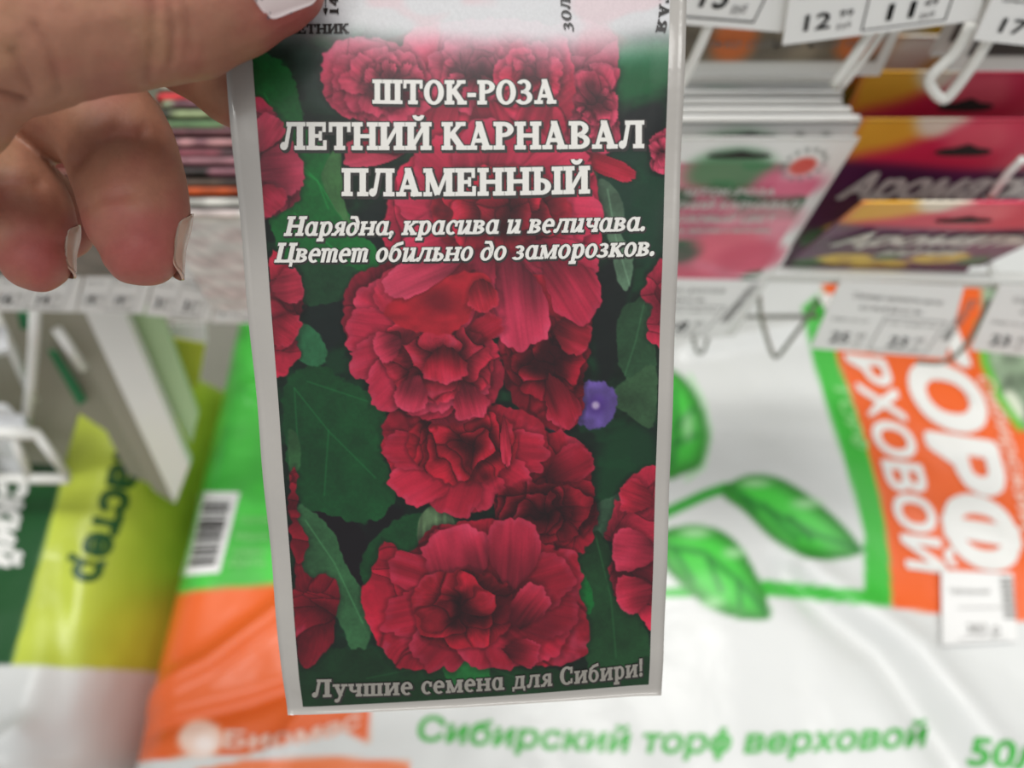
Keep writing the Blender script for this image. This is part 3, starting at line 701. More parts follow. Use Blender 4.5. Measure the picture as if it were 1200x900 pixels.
# ================================================================== HAND
def sweep_blob(bm_v, bm_f, chain, seg=20, sub=8):
    P = [pxd(c[0], c[1], c[2]) for c in chain]; rr = [c[3] for c in chain]
    Q = catmull(P, sub); rq = [x[0] for x in catmull([np.array([r, 0, 0]) for r in rr], sub)]
    # hemispherical ends
    t0 = Q[0] - Q[1]; t0 /= np.linalg.norm(t0); t1 = Q[-1] - Q[-2]; t1 /= np.linalg.norm(t1)
    A = [(Q[0] + t0 * rq[0] * math.sin(a), rq[0] * math.cos(a)) for a in (1.5, 1.25, 1.0, .7, .35)]
    B = [(Q[-1] + t1 * rq[-1] * math.sin(a), rq[-1] * math.cos(a)) for a in (.35, .7, 1.0, 1.25, 1.5)]
    pts = [a[0] for a in A] + Q + [b[0] for b in B]; rad = [a[1] for a in A] + rq + [b[1] for b in B]
    mb = MB(); mb.tube(pts, rad, seg); return mb
CH = {
 'thumb': [(-200, 60, .104, .0165), (-60, 28, .108, .0150), (60, 8, .1110, .0136), (150, -2, .1130, .0130), (215, -10, .1145, .0127), (268, -20, .1168, .0112), (314, -28, .1190, .0092)],
 'index': [(-160, 20, .160, .0115), (-20, -10, .162, .0108), (100, -5, .158, .0100), (200, 45, .1495, .0090), (280, 98, .1432, .0083), (330, 132, .1430, .0076)],
 'middle': [(-170, 130, .165, .0115), (-40, 128, .163, .0118), (55, 122, .158, .0116), (122, 148, .150, .0112), (150, 205, .1455, .0103), (162, 262, .1435, .0096), (166, 291, .1430, .0074)],
 'ring': [(-230, 200, .165, .011), (-110, 185, .161, .0112), (-35, 190, .156, .0112), (10, 232, .152, .0108), (34, 280, .1495, .0094), (42, 303, .149, .0068)],
 'little': [(-160, 250, .172, .0095), (-60, 210, .170, .0092), (20, 215, .168, .0082), (66, 258, .166, .0074), (76, 274, .166, .0058)],
 'web': [(-300, 90, .118, .020), (-150, 100, .113, .013), (-62, 112, .112, .0100), (-54, 130, .1125, .0082)],
 'palm': [(-300, 60, .135, .024), (-420, 110, .145, .028), (-620, 190, .155, .028), (-900, 300, .165, .026)],
 'palm2': [(-160, 20, .150, .014), (-280, 90, .150, .022), (-420, 200, .155, .024), (-620, 260, .160, .025)],
 'palm3': [(-170, 150, .162, .013), (-260, 170, .160, .02), (-420, 240, .162, .022)],
 'wrist': [(-900, 300, .165, .027), (-1300, 480, .185, .028), (-1900, 760, .21, .032)],
}
allmb = MB()
for k, ch in CH.items():
    m_ = sweep_blob(None, None, ch)
    allmb.add(np.concatenate(m_.v), m_.f)
tmp = allmb.build('hand_tmp', M['skin'])
rm = tmp.modifiers.new('r', 'REMESH'); rm.mode = 'VOXEL'; rm.voxel_size = 0.0007; rm.use_smooth_shade = True
sm = tmp.modifiers.new('s', 'SMOOTH'); sm.factor = .6; sm.iterations = 9
dg = bpy.context.evaluated_depsgraph_get()
hm = bpy.data.meshes.new_from_object(tmp.evaluated_get(dg))
bpy.data.objects.remove(tmp)
hm.name = 'hand'
nvt = len(hm.vertices); co = np.zeros(nvt * 3); hm.vertices.foreach_get('co', co); co = co.reshape(-1, 3)
no = np.zeros(nvt * 3); hm.vertices.foreach_get('normal', no); no = no.reshape(-1, 3)
loc = (co - CAM); D = loc @ FWD; HX = 600 + F * loc[:, 0] / D; HY = 450 - F * (loc @ UP) / D
# creases: curved grooves over the joints, described in the hand's own authored layout
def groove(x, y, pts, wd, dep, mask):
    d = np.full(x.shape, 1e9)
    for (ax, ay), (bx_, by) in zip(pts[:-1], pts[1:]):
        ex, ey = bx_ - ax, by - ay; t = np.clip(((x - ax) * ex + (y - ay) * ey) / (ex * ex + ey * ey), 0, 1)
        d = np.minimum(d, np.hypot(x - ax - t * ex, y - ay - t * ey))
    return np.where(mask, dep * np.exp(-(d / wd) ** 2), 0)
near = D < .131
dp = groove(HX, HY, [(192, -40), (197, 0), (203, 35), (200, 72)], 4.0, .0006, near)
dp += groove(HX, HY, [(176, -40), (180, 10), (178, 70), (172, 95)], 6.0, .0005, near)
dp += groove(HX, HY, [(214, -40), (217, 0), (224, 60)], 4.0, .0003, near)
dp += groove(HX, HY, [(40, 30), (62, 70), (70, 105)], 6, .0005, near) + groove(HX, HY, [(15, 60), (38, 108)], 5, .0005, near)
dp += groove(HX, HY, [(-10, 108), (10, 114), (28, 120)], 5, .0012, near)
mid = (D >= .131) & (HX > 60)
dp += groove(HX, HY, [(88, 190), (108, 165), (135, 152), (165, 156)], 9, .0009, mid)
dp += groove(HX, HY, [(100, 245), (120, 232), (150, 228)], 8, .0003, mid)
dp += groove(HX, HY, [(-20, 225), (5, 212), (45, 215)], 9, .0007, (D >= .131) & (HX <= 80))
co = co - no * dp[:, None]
wav = fbm(HX / 28 + 5, HY / 40, 4, 2) - .5
co = co + no * (wav * .0007)[:, None]
hm.vertices.foreach_set('co', co.ravel())
base = np.array([152, 106, 85.])
redd = np.array([144, 72, 66.])
yel = np.array([158, 120, 90.])
tips = np.zeros(nvt)
for (tx, ty, tr) in ((170, 285, 62), (50, 290, 60), (330, 0, 60), (300, 130, 50)):
    tips = np.maximum(tips, np.exp(-(((HX - tx) ** 2 + (HY - ty) ** 2) / tr ** 2)))
mot = fbm(HX / 45, HY / 38, 51, 3)
hc = base + (redd - base) * np.clip(tips * .85 + (mot - .5) * .9, 0, 1)[:, None]
hc = hc + (yel - hc) * (sstep(.55, .8, fbm(HX / 60 + 9, HY / 60, 61, 2)) * .5)[:, None]
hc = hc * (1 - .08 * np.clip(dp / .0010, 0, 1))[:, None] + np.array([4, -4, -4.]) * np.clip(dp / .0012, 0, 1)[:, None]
hc *= 1.04 * (1 + .05 * (vn(HX / 4, HY / 4, 71) - .5))[:, None]
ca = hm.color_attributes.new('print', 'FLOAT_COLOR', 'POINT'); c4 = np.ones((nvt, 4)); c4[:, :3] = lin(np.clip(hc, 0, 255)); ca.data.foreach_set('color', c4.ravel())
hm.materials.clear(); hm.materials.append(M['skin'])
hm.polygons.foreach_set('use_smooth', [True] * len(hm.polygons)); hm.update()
hand = bpy.data.objects.new('hand', hm); COL.objects.link(hand)
tag(hand, 'bare left hand at upper left pinching the held seed packet, fingers curled', 'hand')
from mathutils.bvhtree import BVHTree
bvh = BVHTree.FromPolygons([tuple(v) for v in co.tolist()], [tuple(p.vertices) for p in hm.polygons])
def nail(center, axis, face, ln_, half, mat, name='fingernail', label=None, free=.80, lift=.0003, rdef=.009, reach=.03):
    """nail plate laid on the finger: axis = to the tip, face = way the nail looks; its end stands free of the flesh"""
    axis = axis / np.linalg.norm(axis); face = face - axis * (face @ axis); face /= np.linalg.norm(face)
    sd = np.cross(axis, face); NU, NV = 17, 19; rad = np.zeros((NV, NU)); dirs = []; al = np.zeros((NV, NU))
    for j in range(NV):
        v = j / (NV - 1); row = []
        for i in range(NU):
            u = 2 * i / (NU - 1) - 1
            wdt = 1 - .60 * max(0, (.38 - v) / .38) ** 2 - .22 * max(0, (v - .8) / .2) ** 2
            an = u * half * wdt; dr = face * math.cos(an) + sd * math.sin(an); row.append(dr)
            al[j, i] = (v - .5) * ln_ + (.10 * ln_ * u * u if v < .3 else 0) * (1 - v / .3) - (.13 * ln_ * u * u * max(0, (v - .6) / .4))
            c = center + axis * al[j, i]; o_ = c + dr * reach
            h = bvh.ray_cast(Vector(o_), Vector(-dr), reach)
            rad[j, i] = reach - h[3] if h[0] is not None else rdef
        dirs.append(row)
    jf = int(free * (NV - 1))
    for i in range(NU):
        sl = (rad[jf - 2, i] - rad[jf - 7, i]) / 5 * .6
        for j in range(jf - 1, NV): rad[j, i] = rad[jf - 2, i] + sl * (j - jf + 2)
    for _ in range(6):
        rad[:, 1:-1] = (rad[:, :-2] + 2 * rad[:, 1:-1] + rad[:, 2:]) / 4; rad[1:-1] = (rad[:-2] + 2 * rad[1:-1] + rad[2:]) / 4
    V0 = []; V1 = []
    for j in range(NV):
        for i in range(NU):
            u = 2 * i / (NU - 1) - 1
            p = center + axis * al[j, i] + dirs[j][i] * (rad[j, i] + lift * (1 - .8 * u * u))
            V0.append(p); V1.append(p - dirs[j][i] * .00055)
    NF = grid_faces(NU, NV).tolist() + grid_faces(NU, NV, NU * NV)[:, ::-1].tolist()
    pr = list(range(NU)) + [NU - 1 + NU * j for j in range(1, NV)] + [NU * NV - 2 - i for i in range(NU - 1)] + [NU * (NV - 2 - j) for j in range(NV - 2)]
    NF += [(pr[i], pr[(i + 1) % len(pr)], pr[(i + 1) % len(pr)] + NU * NV, pr[i] + NU * NV) for i in range(len(pr))]
    o = mesh_obj(name, V0 + V1, NF, mat, hand, True)
    if label: o['label'] = label
    return o, np.array(V0), np.array([d for r_ in dirs for d in r_])
ca_ = lambda *c: c[0] * RIGHT + c[1] * UP + c[2] * FWD
# thumb: the nail looks up and at the camera
ta = pxd(330, -30, .1194) - pxd(268, -20, .1168)
nt_, NP, ND = nail(pxd(321, -22, .1192), ta, ca_(0, -.24, -.97), .0145, .90, M['nail_glitter'], name='thumbnail', label='pearly varnished thumbnail with dark specks', rdef=.0085)
gl = MB(); rnd = random.Random(5); tn = ta / np.linalg.norm(ta)
for k in range(26):
    q_ = rnd.randrange(len(NP)); p = NP[q_]; n_ = ND[q_]; s_ = rnd.uniform(.00012, .00034); e1 = tn; e2 = np.cross(n_, e1)
    p = p + e1 * rnd.uniform(-.0004, .0004)
    gl.add([p + n_ * .00012 + s_ * (math.cos(t) * e1 + math.sin(t) * e2) for t in np.arange(6) * math.pi / 3], [(0, 1, 2, 3, 4, 5)])
gs = gl.build('glitter_specks', M['glitter'], nt_); gs['kind'] = 'stuff'
nail(pxd(168, 294, .1440), pxd(176, 334, .1430) - pxd(164, 262, .1440), ca_(.91, .10, .34), .0130, .72, M['nail'], rdef=.007, lift=.0006)
nail(pxd(44, 302, .1500), pxd(54, 334, .149) - pxd(38, 275, .150), ca_(.90, .10, .40), .0108, .70, M['nail'], rdef=.006, reach=.0100, lift=.0005)

# ================================================================== BAGS
class Bag:
    def __init__(s, x0, x1, y0, y1, top, seed, creases=()):
        s.b = (x0, x1, y0, y1); s.top = top; s.seed = seed; s.cr = creases
    def h(s, x, y):
        x0, x1, y0, y1 = s.b
        u = np.clip(np.minimum(x - x0, x1 - x) / .05, 0, 1); v = np.clip(np.minimum(y - y0, y1 - y) / .07, 0, 1)
        e = np.sqrt(np.clip(1 - (1 - u) ** 2.2, 0, 1)) * np.sqrt(np.clip(1 - (1 - v) ** 2.2, 0, 1))
        n = (fbm(x * 7, y * 7, s.seed, 2) - .5) * .016 + (fbm(x * 26 + y * 9, y * 15 - x * 6, s.seed + 3, 2) - .5) * .0045
        z = .012 + (s.top - .012) * e + n * e
        for (pts, wd, dep) in s.cr:
            d = np.full(np.shape(x), 1e9)
            for (ax, ay), (bx_, by) in zip(pts[:-1], pts[1:]):
                ex, ey = bx_ - ax, by - ay; t = np.clip(((x - ax) * ex + (y - ay) * ey) / (ex * ex + ey * ey), 0, 1)
                d = np.minimum(d, np.hypot(x - ax - t * ex, y - ay - t * ey))
            z = z + dep * np.exp(-(d / wd) ** 2) * e
        return z
    def onto(s, px, off=0.0006):
        px = np.asarray(px, float); z = np.full(len(px), s.top)
        for _ in range(14):
            p = at_z(px[:, 0], px[:, 1], z); z = .5 * z + .5 * (s.h(p[:, 0], p[:, 1]) + off)
        x0, x1, y0, y1 = s.b; p = at_z(px[:, 0], px[:, 1], z); p[:, 0] = np.clip(p[:, 0], x0 + .004, x1 - .004); p[:, 1] = np.clip(p[:, 1], y0 + .004, y1 - .004); p[:, 2] = s.h(p[:, 0], p[:, 1]) + off
        return p
    def build(s, name, paint, nx, ny, label, cat, group=None):
        x0, x1, y0, y1 = s.b
        X, Y = np.meshgrid(np.linspace(x0, x1, nx), np.linspace(y0, y1, ny))
        T = np.stack([X, Y, s.h(X, Y)], -1).reshape(-1, 3)
        B = T.copy(); B[:, 2] = np.clip(.012 - (T[:, 2] - .012) * .08, .001, 1)
        B[:, 2] = .001 + .011 * np.exp(-((T[:, 2] - .012) / .01) ** 2)
        pr = list(range(nx)) + [nx - 1 + nx * j for j in range(1, ny)] + [nx * ny - 2 - i for i in range(nx - 1)] + [nx * (ny - 2 - j) for j in range(ny - 2)]
        fs = grid_faces(nx, ny).tolist() + grid_faces(nx, ny, nx * ny)[:, ::-1].tolist()
        fs += [(pr[i], pr[(i + 1) % len(pr)], pr[(i + 1) % len(pr)] + nx * ny, pr[i] + nx * ny) for i in range(len(pr))]
        pp = project(T); C = paint(pp[:, 0], pp[:, 1])
        root = empty(name, ((x0 + x1) / 2, (y0 + y1) / 2, 0), label, cat, group)
        mesh_obj('sack', np.concatenate([T, B]), fs, M['bag_print'], root, True, colors=np.concatenate([C, C]))
        s.root = root; return root
    def text(s, body, base, up, mat, bold=.03, shear=0, name='lettering', off=.0008, label=None):
        v, f, wd = sans(body, bold)
        px = baseline_map(v, wd, base, up, shear)
        w3 = s.onto(px, off)
        if bold > .012: w3[:, 2] += .00004 * (np.arange(len(px)) // max(1, len(px) // 9))
        o = mesh_obj(name, w3, f, M[mat], s.root)
        if label: o['label'] = label
        return o
    def patch(s, quad, mat, name, off=.0009, th=.0005, n=8, label=None):
        q = np.asarray(quad, float); U, V = np.meshgrid(np.linspace(0, 1, n), np.linspace(0, 1, n)); U = U.reshape(-1, 1); V = V.reshape(-1, 1)
        px = q[0] * (1 - U) * (1 - V) + q[1] * U * (1 - V) + q[3] * (1 - U) * V + q[2] * U * V
        o = mesh_obj(name, s.onto(px, off), grid_faces(n, n), M[mat], s.root, True)
        if label: o['label'] = label
        return o
WH = (212, 214, 212)
def paint_peat(X, Y):
    P = Paint(X, Y, np.array(WH, float)); g = (58, 178, 56)
    # left gusset: green head, orange foot
    P.poly([(252, 300), (232, 513), (204, 592), (172, 702), (240, 690), (330, 684), (460, 684), (470, 300)], (70, 186, 66), 2, 0, 1, 0, 8, 1, lambda x, y, d: .82 + .36 * fbm(x / 40, y / 26, 5, 2))
    P.poly([(172, 702), (240, 690), (330, 684), (446, 684), (440, 760), (432, 871), (395, 852), (340, 868), (290, 884), (213, 887), (132, 898), (80, 905), (60, 990), (90, 900), (125, 840), (157, 764)], (226, 98, 34), 2)
    P.poly([(227, 903), (290, 890), (395, 887), (479, 893), (486, 1100), (200, 1100)], (232, 120, 66), 2)
    P.line([(172, 703), (240, 691), (330, 685)], (150, 150, 60), 1.5, 2, .7)
    # green frame of the front panel
    P.poly([(940, 360), (951, 417), (976, 498), (1000, 575), (1013, 627), (1013, 692), (899, 680), (780, 689), (560, 690), (560, 705), (780, 700), (902, 698), (1044, 711), (1046, 690), (1042, 645), (1032, 582), (1011, 505), (981, 419), (965, 340)], g, 2)
    # orange side band
    P.poly([(963, 330), (981, 419), (1011, 505), (1032, 582), (1042, 645), (1046, 712), (1120, 722), (1420, 745), (1420, 320)], (228, 96, 34), 2)
    P.poly([(1150, 380), (1156, 425), (1172, 470), (1202, 505), (1300, 560), (1420, 560), (1420, 330), (1150, 330)], (122, 140, 116), 2, 0, 1, 0, 8, 1, lambda x, y, d: .7 + .7 * fbm(x / 16, y / 16, 15, 2))
    P.line([(1148, 380), (1154, 425), (1170, 465), (1196, 500)], (100, 190, 62), 5, 3)
    P.poly([(1176, 462), (1188, 460), (1200, 480), (1196, 492)], (210, 218, 196), 3, 3)
    # leaf drawings
    def lf(pts, veins, hi):
        sm_ = smooth_poly(pts, 5)
        cy0 = min(p[1] for p in pts); cy1 = max(p[1] for p in pts)
        P.poly(pts, (62, 174, 58), 2, 5, 1, 0, 8, 1, lambda x, y, d: .72 + .50 * sstep(0, 22, d) * (1 - .25 * (y - cy0) / (cy1 - cy0)))
        for v in veins: P.line(v, (26, 108, 40), 2.6, 3.5, .85)
        for h in hi: P.blob(*h, (176, 222, 170), .7, .8)
    P.line([(770, 606), (800, 592), (826, 580), (852, 571)], (50, 160, 52), 6, 2)
    lf([(845, 578), (866, 560), (892, 556), (918, 562), (950, 582), (985, 612), (1008, 640), (1006, 650), (975, 656), (940, 652), (905, 632), (872, 600)],
       [[(858, 574), (905, 600), (960, 628), (1010, 644)], [(895, 592), (915, 615), (935, 630)], [(925, 606), (950, 632)], [(870, 582), (885, 600)]], [(945, 590, 16, 6), (885, 566, 18, 5)])
    lf([(770, 628), (800, 616), (835, 618), (862, 634), (882, 664), (898, 700), (902, 724), (872, 726), (835, 714), (805, 692), (775, 660)],
       [[(782, 640), (825, 648), (865, 680), (898, 718)], [(830, 655), (845, 692)], [(790, 645), (812, 680)], [(865, 682), (868, 710)]], [(815, 624, 18, 6), (860, 648, 12, 6), (836, 706, 12, 6)])
    lf([(770, 436), (792, 436), (812, 456), (826, 486), (832, 515), (822, 545), (800, 556), (780, 560), (770, 520)],
       [[(790, 455), (794, 500), (788, 545)], [(792, 500), (812, 480)], [(792, 520), (815, 510)]], [(806, 500, 6, 16)])
    P.line([(808, 440), (824, 470), (832, 505), (824, 548), (804, 562)], (150, 214, 146), 2, 2.5, .8)
    # maker's roundel, plain
    P.blob(235, 866, 26, 22, (240, 214, 200), .15, .95); P.blob(240, 872, 12, 10, (250, 240, 236), .5, .8)
    return lin(np.clip(P.C, 0, 255))
cr = [([(0.185, .155), (.235, .105), (.262, .045), (.275, -.02)], .012, -.010), ([(0.20, .16), (.26, .11), (.29, .05)], .012, .007),
      ([(-.25, .07), (-.19, .10), (-.12, .16)], .007, .006), ([(-.22, .06), (-.16, .075), (-.09, .10)], .006, -.005), ([(-.14, .05), (-.10, .11)], .006, .005),
      ([(-.2, .30), (-.12, .28)], .008, .005), ([(.04, .0), (-.1, .02), (-.2, .015)], .006, .005), ([(.14, .34), (.25, .36)], .01, .006)]
peat = Bag(-.254, .54, -.18, .54, .170, 5, cr)
peat.build('peat_bag', paint_peat, 330, 340, 'large white peat sack with green leaves and orange side bands, lying flat under the rack', 'peat bag')
peat.text('Сибирский торф верховой', [(488, 867), (785, 882), (1082, 874)], (0, -29), 'bag_ink_green', .028, .18, label='green slanted line near the foot')
peat.text('50л', [(1134, 896), (1216, 903)], (0, -34), 'bag_ink_green', .03, .18)
peat.text('ВЕРХОВОЙ', [(960, 345), (1022, 500), (1064, 664)], (44, 6), 'bag_ink_white', .035, 0, label='large white word running down the orange band')
peat.text('ТОРФ', [(1034, 356), (1085, 500), (1119, 656)], (76, 12), 'bag_ink_white', .05, 0, label='largest white word running down the orange band')
peat.text('Сибирский', [(1143, 441), (1175, 520), (1197, 620)], (17, 1), 'bag_ink_pale', .02)
peat.text('Биомас', [(262, 876), (345, 872), (420, 852)], (0, -20), 'bag_ink_pale', .03, .1)
peat.text('ТОРФ', [(976, 446), (990, 490), (1003, 524)], (16, 3), 'bag_ink_lime', .03)
bl = peat.patch([(233, 576), (281, 577), (257, 671), (211, 675)], 'sticker', 'barcode_label', label='white label with grey bars on the green side')
def bars_px(q, rows, fr0, fr1):
    q = np.asarray(q, float); out = []
    for a, b in rows:
        l0 = q[0] + (q[3] - q[0]) * a; r0 = q[1] + (q[2] - q[1]) * a; l1 = q[0] + (q[3] - q[0]) * b; r1 = q[1] + (q[2] - q[1]) * b
        out += [l0 + (r0 - l0) * fr0, l0 + (r0 - l0) * fr1, l1 + (r1 - l1) * fr1, l1 + (r1 - l1) * fr0]
    return np.array(out)
rnd = random.Random(3); rows = []; y = .10
while y < .86:
    h_ = rnd.choice([.02, .03, .05]); rows.append((y, y + h_)); y += h_ + rnd.choice([.012, .02, .03])
bq = [(233, 576), (281, 577), (257, 671), (211, 675)]
v_ = np.concatenate([peat.onto(bars_px(bq, rows, .16 + .085 * k, .16 + .085 * (k + 1)), .0018) for k in range(8)])
mesh_obj('bars', v_, [tuple(range(4 * i, 4 * i + 4)) for i in range(8 * len(rows))], M['ink_black'], bl)
for i_, (yy) in enumerate((612, 632, 650, 662)):
    peat.text(('Состав', 'Масса', 'Хранить', 'Дата')[i_], [(282 - i_ * 5, yy), (316 - i_ * 2, yy)], (0, -7), 'bag_ink_lime', .02)
sq_ = [(1103, 668), (1187, 672), (1192, 751), (1104, 756)]
ps = peat.patch(sq_, 'sticker', 'price_sticker', .004, label='white price sticker on the orange band')
def bag_text_on(parent_bag, body, base, up, mat, parent, bold=.01, off=.0046):
    v, f, wd = sans(body, bold); o = mesh_obj('lettering', parent_bag.onto(baseline_map(v, wd, base, up), off), f, M[mat], parent); return o
bag_text_on(peat, '383 р', [(1133, 743), (1172, 744)], (0, -13), 'ink_soft', ps)
bag_text_on(peat, 'Торф верховой', [(1112, 695), (1160, 696)], (0, -6), 'ink_soft', ps)
bag_text_on(peat, '|||||||||', [(1176, 678), (1181, 724)], (11, 0), 'ink_soft', ps, .03)
fr_ = bars_px([(1103, 668), (1187, 672), (1192, 751), (1104, 756)], [(.50, .51), (.93, .94)], .22, .85)
mesh_obj('printed_rule', peat.onto(fr_, .0046), [(0, 1, 2, 3), (4, 5, 6, 7)], M['ink_soft'], ps)

def paint_soil(X, Y):
    P = Paint(X, Y, np.array((212, 214, 212), float))
    P.poly([(96, 380), (72, 564), (13, 779), (60, 781), (130, 784), (230, 790), (330, 600), (330, 380)], (184, 198, 66), 2, 0, 1, 0, 8, 1, lambda x, y, d: .9 + .2 * fbm(x / 50, y / 50, 3, 2))
    P.poly([(96, 380), (72, 564), (13, 779), (-300, 770), (-200, 380)], (6, 72, 24), 2)
    return lin(np.clip(P.C, 0, 255))
soil = Bag(-.66, -.2545, -.16, .37, .166, 25, [([(-.30, .06), (-.34, .035), (-.36, .01)], .008, .006), ([(-.26, .08), (-.30, .02)], .01, -.008), ([(-.38, .03), (-.35, .055), (-.30, .03)], .006, .006), ([(-.31, .17), (-.29, .10), (-.285, .05)], .009, -.005)])
soil.build('soil_bag', paint_soil, 230, 240, 'yellow-green and dark green soil sack with white foot, left of the peat sack', 'soil bag')
soil.text('Мастер', [(146, 500), (118, 590), (84, 676)], (38, 8), 'bag_ink_dark', .05, label='dark green word running down the yellow panel')
soil.text('ский', [(4, 556), (-8, 606), (-18, 656)], (38, 9), 'bag_ink_white', .05)
# mirrored reading direction is kept: the words run towards the viewer

# ================================================================== RACK
rack = empty('wire_rack', (.0, .3, 0), 'white coated wire display rack that carries seed packets above the sacks', 'display rack')
RY = .243
def rail(p0, p1, r, name='front_rail', mat='metal', parent=rack):
    m_ = MB(); m_.tube([p0, p1], r, 12); return m_.build(name, M[mat], parent, True)
rail(at_y(560, 309, RY), at_y(1420, 334, RY), .0030)
rail(at_y(560, 317, RY + .002), at_y(1420, 341, RY + .002), .0018, 'lower_wire')
rail(at_y(520, 290, RY - .01), at_y(560, 309, RY), .0028)
rail(at_y(-200, 281, RY - .01), at_y(520, 290, RY - .01), .0026)
rail(at_y(560, 372, RY + .03), at_y(960, 371, RY + .03), .0013, 'rear_wire', 'metal_grey')
rail(at_y(-200, -60, RY), at_y(1500, -60, RY), .0030, 'upper_rail')
# support legs behind
for x in (-.70, .75):
    m_ = MB(); m_.box((x - .012, .56, .0), (x + .012, .585, 1.85)); m_.build('leg', M['metal'], rack)
for zz in (.30, .395, .50, .62):
    m_ = MB(); m_.tube([(-.72, .575, zz), (.77, .575, zz)], .003, 10); m_.build('cross_wire', M['metal'], rack, True)
# packet hooks: arms coming forward from the back
def arm(x, z, y0=.575, y1=None, r=.0016, mat='metal'):
    y1 = RY if y1 is None else y1
    m_ = MB(); m_.tube([(x, y0, z), (x, y1, z)], r, 8); return m_.build('hook_arm', M[mat], rack, True)
# V prongs that hang under the rail (px traced on the rail plane)
def prong(pts, Y, r=.0013, mat='metal_grey', sub=4):
    P_ = [at_y(a, b, Y + (c if len(t) > 2 else 0)) for t in pts for a, b, c in [(t + (0,))[:3]]]
    m_ = MB(); m_.tube(P_, r, 8, sub); return m_.build('prong', M[mat], rack, True)
prong([(880, 318), (889, 345), (892, 372), (904, 412), (910, 418), (918, 410), (946, 372), (958, 352)], RY + .012)
prong([(884, 290), (889, 345)], RY + .01, .0014)
prong([(812, 395), (817, 412), (824, 412), (830, 396)], RY + .012, .0011)
prong([(1075, 424), (1108, 424), (1135, 400), (1160, 352)], RY + .014, .0014)
prong([(1160, 310), (1168, 330), (1185, 345)], RY, .0016, 'metal')
prong([(1138, 27), (1118, 62), (1092, 88), (1091, 102), (1104, 116), (1116, 108), (1145, 68), (1170, 26)], .236, .0020, 'metal')
prong([(1030, 24), (1004, 62), (976, 100)], .240, .0019, 'metal')
prong([(1046, 20), (1018, 62), (985, 104)], .246, .0012, 'metal')
prong([(838, 10), (822, 50), (800, 96), (790, 110)], .240, .0019, 'metal')
prong([(1200, 185), (1180, 205), (1160, 232)], .226, .0016, 'metal')

# ------------------------------------------------------------------ price tags
def plane_text(body, O, Ux, Uy, mat, parent, bold=.01, shear=0, off=None, width=None):
    """O = origin, Ux = direction for the full width, Uy = one cap height"""
    v, f, wd = sans(body, bold)
    a = (v[:, 0] + v[:, 1] * shear) / wd
    n = np.cross(Ux, Uy); n /= np.linalg.norm(n)
    k9 = (np.arange(len(v)) // max(1, len(v) // 9)) if bold > .012 and len(v) % 9 == 0 else np.zeros(len(v))
    P_ = O + a[:, None] * Ux + v[:, 1][:, None] * Uy + n * (.0004 + .00003 * k9)[:, None]
    return mesh_obj('lettering', P_, f, M[mat], parent)
def price_tag(quad_px, Y, left, right, title, label, dark='ink_soft', group='price tags on the rack rails', bar=True, lean=0.0):
    """quad_px TL,TR,BR,BL"""
    q = np.array([at_y(a, b, Y - (lean if i > 1 else 0)) for i, (a, b) in enumerate(quad_px)])
    n = np.cross(q[1] - q[0], q[0] - q[3]); n /= np.linalg.norm(n)
    if n[1] > 0: n = -n
    root = empty('price_tag', q[3], label, 'price tag', group)
    m_ = MB(); m_.slab(q, n, .0009); m_.build('paper', M['paper'], root)
    X_ = q[2] - q[3]; Yv = q[0] - q[3]
    P_ = lambda u, v: q[3] + X_ * u + Yv * v + n * .0001
    ul = 1.0
    def tx(s_, u, v, wu, hv, b=.01): 
        v_, f_, wd = sans(s_, b)
        pts = P_(0, 0) + ((u + v_[:, 0] / wd * wu)[:, None] * X_) + ((v + v_[:, 1] * hv)[:, None] * Yv) + n * .0003
        mesh_obj('lettering', pts, f_, M[dark], root)
    if title:
        for i, t_ in enumerate(title): tx(t_, .12 + .08 * i, .80 - .15 * i, .60 - .16 * i, .07)
    tx('цена за шт', .05, .47, .26, .045); tx('по карте', .44, .47, .34, .045)
    tx(left[0], .10, .13, .13, .17, .015); tx(left[1], .27, .22, .07, .08); tx('руб', .27, .11, .07, .06)
    tx(right[0], .52, .13, .13, .17, .015); tx(right[1], .69, .22, .07, .08); tx('руб', .69, .11, .07, .06)
    fm = MB()
    def bar_(u0, v0, u1, v1):
        fm.add([P_(u0, v0) + n * .0002, P_(u1, v0) + n * .0002, P_(u1, v1) + n * .0002, P_(u0, v1) + n * .0002], [(0, 1, 2, 3)])
    bar_(.40, .05, .83, .062); bar_(.40, .56, .83, .572); bar_(.40, .05, .408, .572); bar_(.822, .05, .83, .572)
    fm.build('printed_frame', M[dark], root)
    if bar:
        bm_ = MB(); rr = random.Random(int(quad_px[0][0])); v0 = .30
        while v0 < .92:
            h_ = rr.choice([.012, .02, .03]); a, b = v0, v0 + h_
            bm_.add([P_(.87, a) + n * .0002, P_(.94, a) + n * .0002, P_(.94, b) + n * .0002, P_(.87, b) + n * .0002], [(0, 1, 2, 3)]); v0 += h_ + rr.choice([.012, .02])
        bm_.build('barcode', M[dark], root)
    return root
TY = RY - .004
price_tag([(985, 329), (1130, 336), (1108, 420), (950, 408)], TY, ('25', '49'), ('23', '99'), ('Семена ароматы ночи', 'смесь'), 'white price tag of 25 and 23 under the right rail, over the orange band')
price_tag([(1172, 334), (1330, 343), (1300, 428), (1137, 410)], TY - .001, ('23', '49'), ('21', '99'), ('Семена цветов', 'смесь'), 'white price tag at the right edge, cut by the frame, under the right rail')
price_tag([(742, 326), (893, 330), (846, 396), (700, 394)], TY, ('19', '49'), ('18', '99'), ('Шток-роза', 'смесь'), 'white price tag half hidden by the held packet, under the right rail')
UY = .234
price_tag([(935, -70), (1175, -90), (1146, 24), (917, 53)], UY, ('12', '99'), ('11', '49'), (), 'large upper price tag reading 12 beside the held packet, nearest to the top middle', dark='ink_black', bar=True)
